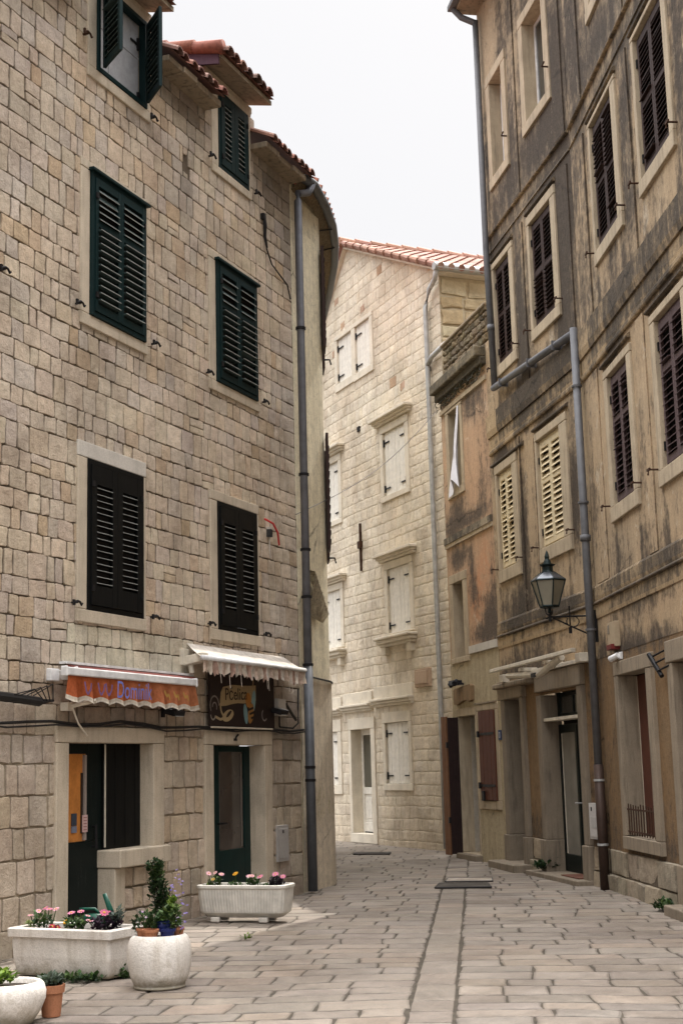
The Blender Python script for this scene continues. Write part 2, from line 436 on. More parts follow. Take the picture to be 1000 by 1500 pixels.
# ------------------------------------------------------------------ window parts
def louvre_leaf(w, h, mats, r, rails=(.42,), stile=.055, slat=.052, tilt=.55, t=.036, cover=.62, nose=.0, fat=.0045, rail=.085):
    """one shutter leaf: stiles, rails and tilted slats, local x 0..w, z 0..h, front at y=0"""
    mb = MB(); b = rail
    mb.box(0, stile, 0, t, 0, h); mb.box(w - stile, w, 0, t, 0, h)
    cuts = [0] + [h * q for q in rails] + [h]
    mb.box(stile, w - stile, .002, t - .002, 0, b); mb.box(stile, w - stile, .002, t - .002, h - b, h)
    spans = []; lo = b
    for q in rails:
        mb.box(stile, w - stile, .002, t - .002, h * q - .035, h * q + .035); spans.append((lo, h * q - .035)); lo = h * q + .035
    spans.append((lo, h - b))
    for si, (z0, z1) in enumerate(spans):
        n = max(2, int((z1 - z0) / slat)); st = (z1 - z0) / n
        tl = tilt if not isinstance(tilt, (list, tuple)) else tilt[min(si, len(tilt) - 1)]
        for k in range(n):
            z = z0 + st * (k + .5); a = tl + r.uniform(-.09, .09) + (r.choice((-.5, .45)) if r.random() < .05 else 0); z += r.uniform(-.003, .003); sg = r.uniform(-.006, .006)
            hw = max(t * .55, st * cover * .5 / max(.2, abs(math.sin(a))) if cover else 0); hw = min(hw, t * 1.5)
            mb.obox(w / 2, t / 2 + .004, z, (w / 2 - stile + .004, 0, sg), (0, hw * math.cos(a), hw * math.sin(a)), (0, -fat * math.sin(a), fat * math.cos(a)), 1)
            if nose:
                s_ = -1 if math.cos(a) > 0 else 1
                mb.obox(w / 2, t / 2 + .004 - hw * math.cos(a) - .001, z - hw * math.sin(a), (w / 2 - stile + .003, 0, 0), (0, .003, 0), (0, 0, nose), 3)
    mb.box(stile * .5, w - stile * .5, t + .012, t + .014, b * .5, h - b * .5, 2)
    return mb

def board_leaf(w, h, t=.035, nb=4):
    mb = MB(); bw = w / nb
    for k in range(nb): mb.box(k * bw + .004, (k + 1) * bw - .004, .002 * (k % 2), t, 0, h)
    mb.box(.002, w - .002, .008, t - .004, .002, h - .002)
    return mb

def place(mb, name, mats, parent, x, y, z, rz=0, bevel=.004, **kw):
    return mb.build(name, mats, parent, Matrix.Translation((x, y, z)) @ Matrix.Rotation(rz, 4, 'Z'), bevel=bevel, **kw)

def surround(parent, name, m, u0, u1, v0, v1, U0, U1, V0, V1, proud=.03, depth=.1, sill=0, mats=None, lintel_mat=None, mat=None, r=rng):
    """stone architrave around an opening, as one mesh: two jambs butted under a lintel and on a sill"""
    mb = MB()
    e = .004
    if U0 < u0: mb.box(U0, u0, -proud, depth, v0 + e, v1 - e)
    if U1 > u1: mb.box(u1, U1, -proud, depth, v0 + e, v1 - e)
    if V1 > v1: mb.box(U0 - .004, U1 + .004, -proud - .003, depth, v1, V1, 1 if lintel_mat else 0)
    if V0 < v0: mb.box(U0 - .006, U1 + .006, -proud - .006 - sill, depth, V0, v0)
    return mb.build(name, [m, lintel_mat or m], parent, mat, bevel=.009)

def hook(parent, u, v, s=1, mat=None, m=None):
    mb = MB()
    mb.box(u - .012, u + .012, -.07, .0, v - .008, v + .008)
    mb.tube([(u - .075 * s, -.075, v - .012), (u - .02 * s, -.08, v + .012), (u + .03 * s, -.078, v + .004), (u + .06 * s, -.075, v - .022), (u + .085 * s, -.072, v - .004)], [.013, .012, .012, .013, .009], 6)
    mb.box(u - .09 * s, u - .06 * s, -.085, -.065, v - .035, v + .02)
    return mb.build('shutter_hook', m or IRON, parent, mat)

def hinge_bar(mb, x, z, L, s=1, y=-.012, m=0):
    mb.box(x, x + L * s, y, y + .012, z - .014, z + .014, m)
    mb.box(x - .014 * s, x + .02 * s, y - .012, y + .012, z - .075, z + .075, m)

def barrel_tiles(mb, u0, u1, y0, y1, z0, slope, r, sp=.185, rad=.082, dirn=1, seglen=.38):
    n = int((u1 - u0) / sp)
    for k in range(n):
        u = u0 + sp * (k + .5) + r.uniform(-.01, .01)
        L = y1 - y0; ns = max(1, int(L / seglen))
        base = r.choice([(.25, .105, .072), (.22, .092, .066), (.19, .085, .065), (.28, .14, .10), (.18, .10, .08)])
        for s_ in range(ns):
            a = y0 + L * s_ / ns - .03; b = y0 + L * (s_ + 1) / ns
            c = jit(base, .25, r); lift = r.uniform(0, .012)
            if s_ == 0: a += r.uniform(-.03, .03)
            i = len(mb.v); N = 6
            for (yy, rr) in ((a, rad * 1.06), (b, rad * .9)):
                zz = z0 + (yy - y0) * slope + lift
                for t in (1.0, .78):
                    for q in range(N + 1):
                        an = math.pi * q / N
                        mb.v.append((u - rr * t * math.cos(an), yy, zz + rr * t * math.sin(an)))
            M = N + 1
            for q in range(N):
                mb.f.append((i + q, i + q + 1, i + 2 * M + q + 1, i + 2 * M + q)); mb.m.append(0); mb.c.append(c)
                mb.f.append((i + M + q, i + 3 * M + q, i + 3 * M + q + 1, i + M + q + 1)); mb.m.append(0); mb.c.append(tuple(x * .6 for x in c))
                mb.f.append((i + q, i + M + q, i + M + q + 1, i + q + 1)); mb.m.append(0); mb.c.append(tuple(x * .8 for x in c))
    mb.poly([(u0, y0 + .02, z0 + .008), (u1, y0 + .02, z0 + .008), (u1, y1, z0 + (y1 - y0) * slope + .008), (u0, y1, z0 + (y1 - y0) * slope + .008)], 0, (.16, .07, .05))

def text_mesh(txt, size, depth=.004, shear=0, sx=1.0):
    cu = bpy.data.curves.new('lettering', 'FONT'); cu.body = txt; cu.size = size; cu.extrude = depth; cu.shear = shear
    o = bpy.data.objects.new('lettering', cu); COL.objects.link(o)
    dg = bpy.context.evaluated_depsgraph_get(); dg.update()
    me = bpy.data.meshes.new_from_object(o.evaluated_get(dg))
    bpy.data.objects.remove(o); bpy.data.curves.remove(cu)
    for v in me.vertices: v.co.x *= sx
    return me

# ================================================================== LEFT STONE HOUSE
stone_house = empty('stone_house', FR_L, 'tall left house of coursed limestone blocks with green and black louvred shutters', 'house')
LH = stone_house
r1 = random.Random(11)
L_WIN = [(-5.23, -4.09, 6.38, 8.0), (-2.35, -1.21, 6.36, 7.94), (-5.25, -4.125, 3.25, 4.83), (-2.37, -1.277, 3.276, 4.85), (-5.11, -4.04, 9.22, 10.32), (-2.225, -1.35, 9.235, 10.32)]
DOOR1 = (-5.56, -3.93, .0, 1.915)
DOOR2 = (-2.54, -1.17, .0, 1.91)
PUTLOG = (-3.13, -3.01, 8.83, 9.05)
def l1_top(u):
    for a, b in ((-5.55, -3.93), (-2.62, -1.23)):
        if a < u < b: return 10.42
    return 9.92
SH = 0.05   # blocks stop this far inside the dressed frames
holes_L = [(a + SH - .17, b - SH + .06, c - .06, d + .1) for a, b, c, d in L_WIN[:4]] + [(a - .10, b + .03, c - .06, d + .2) for a, b, c, d in L_WIN[4:]]
holes_L += [(-5.74, -3.74, -.1, 2.08), (-2.72, -.97, -.1, 2.09), PUTLOG]
PAL = [(0.594, 0.49, 0.38), (0.578, 0.481, 0.387), (0.611, 0.505, 0.391), (0.554, 0.474, 0.403), (0.594, 0.47, 0.346), (0.563, 0.478, 0.399), (0.625, 0.528, 0.417), (0.569, 0.474, 0.38), (0.602, 0.49, 0.387), (0.602, 0.501, 0.395)]
STAINS_L = [(-.55, 9.5, .5, .6, .75), (-.1, 9.0, .18, .9, .5), (-3.4, 9.75, .7, .28, .5), (-2.9, 9.65, .4, .3, .5), (-6.2, 10.2, .7, .5, .5), (-4.4, 2.3, 1.2, .22, .5), (-.6, 1.15, .4, .13, .7), (-.5, .75, .3, .1, .5), (-.6, 2.25, .5, .25, .45), (-.45, 1.7, .6, .9, .25),
            (-5.3, 2.25, .6, .2, .35), (-3.06, 8.6, .12, .35, .4), (-4.1, 9.0, .5, .12, .35)]
def l1_col(u, v, r):
    c = r.choice(PAL)
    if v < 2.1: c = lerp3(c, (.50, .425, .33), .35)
    w = .5 + .5 * fbm(u * .5, v * .5, 4)
    c = lerp3(c, (.53, .42, .30), max(0, min(.40, (w - .5) * 1.4)))
    q = fbm(u * .35 + 9, v * .35, 8)
    c = lerp3(c, (.46, .415, .37), max(0, min(.5, q * 1.4)))
    if r.random() < .05: c = lerp3(c, (.44, .31, .18), .5)
    if 2.6 < v < 3.1 and -5.6 < u < -2.9: c = lerp3(c, (.66, .62, .50), .65)  # sunlight bounced up off the awning, painted as paler blocks
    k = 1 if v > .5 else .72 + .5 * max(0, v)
    for (a, b, ru, rv, am) in STAINS_L:
        d = ((u - a) / ru) ** 2 + ((v - b) / rv) ** 2
        k *= 1 - am * math.exp(-d) * r.uniform(.75, 1.0)
    return jit(tuple(x * k for x in c), .085, r)

mb = MB(); mort = MB()
v = -.05; courses = []
while v < 10.42:
    h = r1.uniform(.26, .32) if v < 2.0 else r1.choice([r1.uniform(.17, .215), r1.uniform(.20, .27)])
    courses.append((v, min(10.44, v + h))); v += h
for ci, (c0, c1) in enumerate(courses):
    u = -12.5 + r1.uniform(0, .3); vm = (c0 + c1) / 2
    while u < -.02:
        w = r1.uniform(.18, .34) if vm < 2.1 else r1.choice([r1.uniform(.13, .22), r1.uniform(.18, .36)])
        if r1.random() < .05: w *= 1.4
        if u + w > -.2: w = -u + (0.0)
        b_ = u + w
        top = l1_top((u + b_) / 2)
        cc1 = min(c1, top)
        if cc1 - c0 > .05:
            sub = [(u, b_, c0, cc1)]
            if r1.random() < .045 and w > .26:
                mm = c0 + (cc1 - c0) * r1.uniform(.4, .6); sub = [(u, b_, c0, mm), (u, b_, mm, cc1)]
            for s_ in sub:
                for (a, b, c, d) in rect_minus(s_, holes_L, .04):
                    wavy = .02 * noise.noise(Vector(((a + b) * .35, ci * 2.3, 0)))
                    gap = r1.uniform(.012, .022) if vm < 2.1 else r1.uniform(.004, .010)
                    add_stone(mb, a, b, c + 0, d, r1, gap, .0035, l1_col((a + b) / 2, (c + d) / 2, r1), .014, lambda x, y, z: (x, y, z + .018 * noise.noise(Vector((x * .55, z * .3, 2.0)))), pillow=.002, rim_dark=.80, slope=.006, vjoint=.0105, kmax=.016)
        u = b_
mcol = lambda u, v: (tuple(x * (1 + .3 * fbm(u * 3, v * 3)) for x in ((.36, .30, .22) if v < 2.1 + .15 * fbm(u * 2, 1) else (.135, .103, .072))))
grid_wall(mort, -12.5, 0.0, -.1, 10.44, [(a + .0, b - .0, c, d) for a, b, c, d in L_WIN] + [DOOR1, DOOR2], .25, mcol, y=.014, top=lambda u: l1_top(u))
# the corner return and a deep side so that the wall has thickness
mort.box(-.012, 0.0, .02, .55, -.1, 9.9, 0, (.2, .16, .11))
mb.v += []; off = len(mb.v)
mb.v += mort.v; mb.f += [tuple(i + off for i in f) for f in mort.f]; mb.m += mort.m; mb.c += mort.c
mb.build('wall', STONE, LH)
bk = MB(); bk.box(-12.5, -.03, .9, 1.0, 0, 9.9); bk.build('inner_wall', DARK, LH)

def l_window(i, paint, cornice, lintel=None, slat=.078, tilt=(.0, .75), shutters=True, sillpad=.13, col2=None, slat_m=None, topm=.14):
    a, b, c, d = L_WIN[i]
    w = surround(LH, 'window', DRESS, a, b, c, d, a - .175, b + .055, c - sillpad, d + topm, proud=.022, depth=.16, lintel_mat=lintel)
    fr = MB(); t = .055; y0 = -.05 if cornice else -.03
    fr.box(a + .002, a + t, y0, .05, c + .002, d - .002); fr.box(b - t, b - .002, y0, .05, c + .002, d - .002)
    fr.box(a + t, b - t, y0 + .002, .05, c + .002, c + t); fr.box(a + t, b - t, y0 + .002, .05, d - t, d - .002)
    if cornice: fr.box(a - .03, b + .04, y0 - .035, .02, d - .006, d + .028)
    fr.build('shutter_frame', paint, w, bevel=.005)
    if shutters:
        W = (b - a - 2 * t) / 2; H = d - c - 2 * t
        for s in (0, 1):
            lf = louvre_leaf(W - .006, H - .008, None, r1, rails=(.66,) if cornice else (), slat=slat, tilt=tilt if cornice else .05, stile=.055 if cornice else .10, rail=.085 if i < 2 else .20 if i < 4 else .10, cover=.84 if cornice else 0, nose=.004 if cornice else .003, fat=.006)
            o = place(lf, 'shutter', [paint, slat_m or GREYSLAT, DARK, EDGE], w, a + t + .003 + s * (W), y0 - .012, c + t + .004)
            for z in (H * .12, H * .86):
                hg = MB(); x = .01 if s == 0 else W - .016
                hg.box(x - .012, x + .03 if s == 0 else x + .012, -.018, -.001, z - .03, z + .03)
                hg.build('hinge', IRON, w, Matrix.Translation((a + t + s * W, y0 - .012, c + t)))
        if not cornice:   # highlights on the black slats are painted by their pale nose strips
            pass
    hook(LH, a - .24, c + .05, 1); hook(LH, b + .19, c + .04, 1)
    return w
l_window(0, GREEN, True, topm=.10)
l_window(1, GREEN, True, topm=.11)
l_window(2, BLACK, False, DRESS_GREY, slat=.066, topm=.165, slat_m=BLACK)
l_window(3, BLACK, False, None, slat=.066, topm=.12, slat_m=BLACK)
hook(LH, -6.77, 6.38, 1)

# attic windows and their dormers
def dormer(a, b, c, d):
    dm = MB()
    # cheeks and front head above the eave
    for x in (a - .30, b + .06): dm.box(x, x + .10, .02, 1.6, 9.7, 10.40, 0)
    dm.box(a - .30, b + .16, -.004, .16, 10.41, 10.50, 0)
    o = dm.build('dormer', DRESS, LH, bevel=.01)
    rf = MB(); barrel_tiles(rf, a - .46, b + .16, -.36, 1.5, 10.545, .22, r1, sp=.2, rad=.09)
    rf.build('dormer_roof', TILE, o)
    sf = MB(); u0, u1 = a - .46, b + .16
    sf.poly([(u0, -.30, 10.475), (u1, -.30, 10.475), (u1, 1.5, 10.475 + .4), (u0, 1.5, 10.475 + .4)])
    sf.poly([(u0, -.30, 10.535), (u1, -.30, 10.535), (u1, 1.5, 10.535 + .4), (u0, 1.5, 10.535 + .4)])
    sf.poly([(u0, -.30, 10.475), (u1, -.30, 10.475), (u1, -.30, 10.535), (u0, -.30, 10.535)])
    for x in (u0, u1): sf.poly([(x, -.30, 10.475), (x, 1.5, 10.875), (x, 1.5, 10.935), (x, -.30, 10.535)])
    sf.build('soffit', DRESS_D, o)
    # painted verge board on the left edge, capped with a row of tiles
    vb = MB(); x = u0 - .02
    vb.poly([(x, -.28, 10.38), (x, 1.7, 10.70), (x, 1.7, 11.02), (x, -.28, 10.60)]); vb.poly([(x + .03, -.28, 10.38), (x + .03, 1.7, 10.70), (x + .03, 1.7, 11.02), (x + .03, -.28, 10.60)])
    vb.poly([(x, -.28, 10.38), (x + .03, -.28, 10.38), (x + .03, -.28, 10.60), (x, -.28, 10.60)])
    vb.build('verge_board', m_maroon, o)
    cp = MB()
    for k in range(5):
        y0 = -.34 + k * .40
        cp.tube([(x, y0, 10.60 + (y0 + .3) * .22), (x, y0 + .44, 10.60 + (y0 + .74) * .22 - .015)], [.095, .08], 10, 0, jit((.26, .095, .066), .2, r1))
    cp.build('verge_tiles', TILE, o, smooth=True)
    return o
m_maroon = m_paint('maroon_board', (.085, .045, .062), amt=.15, rough=.6)
dormer(*L_WIN[5]); dormer(*L_WIN[4])
w5 = l_window(5, GREEN, False, None, slat=.066, sillpad=.11, slat_m=GREYSLAT, topm=.09)
# left attic window: frame with both leaves swung straight out, white inner panels behind
a, b, c, d = L_WIN[4]
w4 = surround(LH, 'window', DRESS, a, b, c, d, a - .17, b + .08, c - .13, d + .09, proud=.02, depth=.16)
fr = MB(); t = .055
fr.box(a + .002, a + t, -.04, .05, c + .002, d - .002); fr.box(b - t, b - .002, -.04, .05, c + .002, d - .002)
fr.box(a + t, b - t, -.038, .05, c + .002, c + t); fr.box(a + t, b - t, -.038, .05, d - t, d - .002)
fr.build('shutter_frame', GREEN, w4, bevel=.005)
W = (b - a - .11) / 2; H = d - c - .11
lf = louvre_leaf(W - .006, H - .008, None, r1, rails=(), slat=.066, tilt=.6)
place(lf, 'shutter', [GREEN, GREYSLAT, DARK], w4, a + t + .03, -.045, c + t + .004, R(-126))
place(louvre_leaf(W - .006, H - .008, None, r1, rails=(), slat=.066, tilt=.6), 'shutter', [GREEN, GREYSLAT, DARK], w4, b - t + .01, -.045, c + t + .004, R(-132))
pn = MB(); pn.box(a + t, b - t, .06, .09, c + .03, d - .03); pn.box(a + .36, a + .375, .05, .06, c + .05, d - .05); pn.box(a + t, b - t, .052, .06, c + .62, c + .64)
pn.build('inner_panel', m_paint('grey_white_panel', (.36, .36, .37), amt=.15), w4)
for z in (.12, .80): hg = MB(); hinge_bar(hg, b - t - .02, c + z, .16, -1, .045); hg.build('hinge', IRON, w4)
hook(LH, a - .25, c + .30, 1, m=RUST); hook(LH, b + .10, c - .06, 1, m=IRON)

# stone eaves and the tiles that lie on them
for (u0, u1, tiles) in ((-3.90, -2.55, True), (-1.28, .02, True), (-12.5, -5.60, True)):
    ev = MB(); k = int((u1 - u0) / .45) + 1
    for i in range(k):
        a_ = u0 + (u1 - u0) * i / k; b_ = u0 + (u1 - u0) * (i + 1) / k
        ev.box(a_ + .004, b_ - .004, -.25 + r1.uniform(-.02, .02), .10, 9.865 + r1.uniform(-.008, .008), 9.945)
    e = ev.build('eave_slab', DRESS_D, LH, bevel=.012)
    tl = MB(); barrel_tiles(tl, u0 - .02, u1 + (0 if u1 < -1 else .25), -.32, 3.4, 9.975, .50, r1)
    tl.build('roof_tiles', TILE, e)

# ---- bakery doorway
dw = LH
sd = surround(dw, 'door_surround', DRESS, -5.56, -3.93, 0, 1.915, -5.77, -3.70, 0, 2.075, proud=.03, depth=.20)
dl = MB(); y = .17
dl.box(-5.55, -4.66, y, y + .05, .05, .94); dl.box(-4.93, -4.66, y, y + .05, .94, 1.91)
dl.box(-5.55, -4.93, y, y + .05, 1.81, 1.91); dl.box(-5.55, -5.50, y, y + .05, .94, 1.81)
dleaf = dl.build('door', DARKG, dw, bevel=.006)
gl = MB(); gl.box(-5.50, -4.93, y + .02, y + .024, .94, 1.81); gl.build('amber_pane', AMBER, dleaf)
gd = MB(); gd.box(-4.985, -4.945, y - .006, y + .02, .95, 1.80, 0, (.30, .25, .22)); gd.box(-5.02, -4.995, y + .005, y + .02, 1.02, 1.62, 0, (.03, .02, .015)); gd.build('pane_trim', PLAIN, dleaf)
st = MB(); st.box(-5.19, -5.10, y + .008, y + .018, 1.10, 1.22, 0, (.04, .05, .07)); st.box(-5.19, -5.10, y + .008, y + .018, 1.03, 1.095, 0, (.16, .18, .24))
st.box(-5.03, -4.94, y - .016, y - .008, 1.03, 1.20, 0, (.55, .38, .36))
for k in range(5): st.box(-5.015, -4.955, y - .018, y - .0165, 1.05 + k * .03, 1.058 + k * .03, 0, (.28, .12, .12))
st.build('door_notices', PLAIN, dleaf)
hd = MB(); hd.tube([(-4.83, y - .045, 1.1), (-4.83, y - .05, .86)], .013, 8); hd.tube([(-4.83, y - .045, 1.08), (-4.83, y, 1.08)], .01, 6); hd.tube([(-4.83, y - .045, .88), (-4.83, y, .88)], .01, 6)
hd.build('door_handle', IRON, dleaf)
sh = MB(); sh.box(-4.66, -3.80, y - .03, y + .03, .84, 1.915)
sh.box(-4.655, -4.64, y - .045, y - .03, .86, 1.905, 1, (.4, .37, .33))
for k in range(1, 4): sh.box(-4.64 + k * .2, -4.632 + k * .2, y - .034, y - .03, .86, 1.9)
sh.build('hatch_shutter', [BLACK, CREAMM], dw, bevel=.004)
ct = MB(); ct.box(-4.735, -3.70, -.11, .20, .655, .835); ct.build('counter_slab', DRESS, dw, bevel=.014)
pl = MB(); pl.box(-4.72, -4.52, -.035, .20, 0, .652); pl.build('counter_pier', DRESS, dw, bevel=.012)
mb = MB()
for (c0, c1) in ((.0, .215), (.215, .44), (.44, .65)):
    u = -4.515
    while u < -3.72:
        w_ = min(r1.uniform(.16, .3), -3.70 - u); w_ = w_ if -3.70 - u - w_ > .1 else -3.70 - u
        add_stone(mb, u, u + w_, c0, c1, r1, .02, .012, l1_col(u, 1, r1), .01, lambda x, y, z: (x, y, z)); u += w_
mb.box(-4.515, -3.70, .018, .2, 0, .65, 0, (.2, .17, .12)); mb.build('counter_front', STONE, dw)
# ---- shop doorway
dw = LH
surround(dw, 'door_surround', DRESS, -2.54, -1.17, 0, 1.91, -2.745, -.955, 0, 2.085, proud=.03, depth=.22)
dl = MB(); y = .185
dl.box(-2.535, -2.0, y, y + .05, .05, 1.90); dl.box(-1.33, -1.15, y, y + .05, .05, 1.90); dl.box(-2.0, -1.33, y, y + .05, 1.83, 1.90); dl.box(-2.0, -1.33, y, y + .05, .05, .66)
dleaf = dl.build('door', m_paint('deep_green_door', (.0045, .020, .019), rough=.4, amt=.1), dw, bevel=.006)
gl = MB(); gl.box(-2.0, -1.33, y + .02, y + .028, .66, 1.83); gl.build('door_glass', GLASS_D, dleaf)
gl = MB(); gl.box(-1.40, -1.365, y + .012, y + .018, .68, 1.81, 0, (.16, .14, .12)); gl.build('pane_trim', PLAIN, dleaf); gl = MB(); gl.box(-1.99, -1.97, y + .012, y + .018, .68, 1.79, 0, (.12, .10, .09)); gl.build('pane_trim', PLAIN, dleaf)
hd = MB(); hd.tube([(-2.04, y - .05, .98), (-1.90, y - .05, .98)], .013, 8); hd.tube([(-2.04, y - .05, .98), (-2.04, y, .98)], .012, 6); hd.build('door_handle', IRON, dleaf)
nm = MB(); nm.tube([(-2.02, -.05, 1.97), (-2.0, -.05, 2.0), (-1.94, -.05, 2.03)], .012, 6); nm.box(-2.03, -1.95, -.04, -.03, 1.955, 1.985); nm.build('wall_bracket', IRON, LH)
# small grey box set in the wall by the corner, iron bits and cables
bx = MB(); bx.box(-.835, -.50, -.03, .02, .45, .90, 0, (.33, .31, .29)); bx.box(-.80, -.53, -.034, -.03, .49, .86, 0, (.36, .34, .32)); bx.box(-.70, -.66, -.04, -.034, .80, .84, 0, (.05, .04, .04))
tag(bx.build('meter_box', PLAIN, None, FR_L, bevel=.004), 'flat grey metal box set in the stone wall beside the green shop door', 'meter box')
ir = MB(); ir.tube([(-.95, -.04, 9.05), (-.93, -.05, 8.9), (-.90, -.03, 8.75), (-.86, -.04, 8.60)], [.02, .028, .022, .014], 7); ir.box(-.98, -.92, -.06, 0, 8.98, 9.06)
ir.build('iron_anchor', IRON, LH)
cb = MB(); cb.tube([(-.86, -.03, 8.60), (-.7, -.03, 8.42), (-.45, -.03, 8.35), (-.2, -.03, 8.28), (-.1, -.03, 8.1)], .011, 6); cb.build('cable', CABLE, LH)
cb = MB(); pts = [(-12, -.04, 2.2)] + [(-8 + k * .42, -.045 - .01 * (k % 2), 2.12 + .02 * math.sin(k * 1.7) - .03 * (1 - abs((k % 8) - 4) / 4)) for k in range(20)]
cb.tube(pts, .016, 6); cb.tube([(p[0] + .1, p[1] - .012, p[2] - .028 + .01 * math.sin(i)) for i, p in enumerate(pts)], .010, 6)
tag(cb.build('wall_cable', CABLE, None, FR_L), 'bundle of black electric cables strung along the stone wall above both doorways', 'cable')
wires = MB(); wires.tube([(-8, -.06, 2.38), (-6.35, -.09, 2.30), (-6.15, -.08, 2.29)], .045, 8); wires.tube([(-6.15, -.08, 2.29), (-5.9, -.07, 2.31)], [.03, .012], 6)
for k in range(4): wires.tube([(-6.1 + .05 * k, -.10, 2.30), (-6.3 + .1 * k, -.13, 2.40 + .02 * k), (-6.6 + .1 * k, -.12, 2.34)], .006, 5)
tag(wires.build('cable_joint', CABLE, None, FR_L), 'dark cable sleeve with loose wires on the stone wall left of the orange awning', 'cable joint')
rt = MB(); rt.tube([(-1.2, -.10, 4.79), (-1.0, -.12, 4.76), (-.86, -.12, 4.66), (-.80, -.11, 4.50)], .014, 8)
tag(rt.build('red_tube', m_paint('red_tube', (.50, .05, .05), amt=.05), None, FR_L, smooth=True), 'short curved red plastic tube sticking out beside the right black shutter', 'tube')
jb = MB(); jb.box(-.96, -.89, -.06, -.005, 4.60, 4.70, 0, (.03, .03, .03)); jb.box(-.955, -.895, -.05, -.005, 4.70, 4.73, 0, (.5, .47, .42)); jb.tube([(-.92, -.03, 4.6), (-.93, -.03, 4.42), (-.90, -.03, 4.32)], .006, 5, 0, (.5, .47, .42))
tag(jb.build('wall_socket', PLAIN, None, FR_L), 'tiny black socket box on the stone wall under the curved red tube', 'socket')

# ================================================================== awnings, sign and lamps on the left house
aw = empty('orange_awning', FR_L @ Matrix.Translation((-4.6, 0, 2.6)), 'retracted orange awning with scalloped valance lettered in blue above the bakery door', 'awning')
T = Matrix.Translation((4.6, 0, -2.6))
cs = MB(); cs.box(-5.72, -3.12, -.09, -.01, 2.675, 2.70, 0); cs.tube([(-5.7, -.10, 2.60), (-3.15, -.10, 2.60)], .065, 12, 1); cs.build('cassette', [WHITEM, m_cloth('maroon_roll', (.13, .03, .025))], aw, T)
fb = MB(); fb.box(-5.93, -3.36, -.255, -.19, 2.545, 2.625); fb.box(-5.955, -5.93, -.26, -.18, 2.535, 2.635); fb.box(-3.36, -3.335, -.26, -.18, 2.535, 2.635); fb.build('front_bar', WHITEM, aw, T, bevel=.012)
hd = MB(); hd.box(-5.93, -5.78, -.06, -.0, 2.50, 2.62); hd.obox(-5.72, -.13, 2.58, (.14, .03, .03), (0, .05, 0), (-.02, 0, .045)); hd.tube([(-5.70, -.16, 2.56), (-5.70, -.14, 2.36)], [.05, .035], 8); hd.tube([(-5.70, -.2, 2.52), (-5.66, -.12, 2.58)], .06, 8)
pass; hd.build('end_bracket', WHITEM, aw, T, bevel=.008)
vl = MB(); N = 96; rv = random.Random(3)
def val_pt(i, t):
    s = i / N; u = -5.90 + s * 2.54 + (.07 * t if s > .97 else 0) - (.07 * t if s < .04 else 0)
    sc = abs(math.sin(s * math.pi * 9)); drop = .22 + .035 * sc + .03 * s
    y = -.235 - .03 * math.sin(s * math.pi * 18) * t - .015 * t
    return (u, y, 2.548 - drop * t)
for i in range(N):
    for k in range(6):
        t0, t1 = k / 6, (k + 1) / 6
        ce = (.60, .52, .42) if t1 > .97 else lerp3((.40, .10, .035), (.50, .19, .09), min(1, max(0, i / N * 1.3 - .2 + .3 * fbm(i * .15, k))))  # orange painted darker at the shaded left, brighter at the sunlit right
        vl.poly([val_pt(i, t0), val_pt(i + 1, t0), val_pt(i + 1, t1), val_pt(i, t1)], 0, ce)
    vl.poly([val_pt(i, .955), val_pt(i + 1, .955), (val_pt(i + 1, 1)[0], val_pt(i + 1, 1)[1] - .004, val_pt(i + 1, 1)[2] - .008), (val_pt(i, 1)[0], val_pt(i, 1)[1] - .004, val_pt(i, 1)[2] - .008)], 0, (.62, .55, .46))
val = vl.build('valance', m_attr('orange_cloth', .85, .3, .1, trans=.35), aw, T)
me = text_mesh('Dominik', .25, .0, shear=.22, sx=.80); me.materials.clear(); me.materials.append(m_cloth('blue_lettering', (.11, .13, .36)))
for v_ in me.vertices:
    s = max(0, min(1, (v_.co.x + 1.02) / 2.56)); t = max(0, min(1, (.2 - v_.co.y) / .25)); v_.co.z = .040 + .02 * t
o = bpy.data.objects.new('lettering', me); COL.objects.link(o); o.parent = val; o.matrix_local = Matrix.Translation((-5.12, -.238, 2.355)) @ Matrix.Rotation(R(90), 4, 'X')
def stroke(pts, w, c):
    fd = MB()
    for p, q in zip(pts, pts[1:]):
        L = math.hypot(q[0] - p[0], q[1] - p[1]) or 1; nx, nz = -(q[1] - p[1]) / L * w, (q[0] - p[0]) / L * w
        fd.poly([(p[0] + nx, -.292, p[1] + nz), (p[0] - nx, -.292, p[1] - nz), (q[0] - nx, -.292, q[1] - nz), (q[0] + nx, -.292, q[1] + nz)], 0, c)
    fd.build('faded_letter', PLAIN, val)
for x in (-5.70, -5.46, -5.32):
    stroke([(x, 2.49), (x + .03, 2.40), (x + .06, 2.37), (x + .11, 2.42), (x + .12, 2.48)], .012, (.16, .09, .20))
for x in (-4.15, -3.95, -3.74): stroke([(x, 2.46), (x + .05, 2.40), (x + .09, 2.43), (x + .12, 2.37)], .013, (.42, .24, .06))


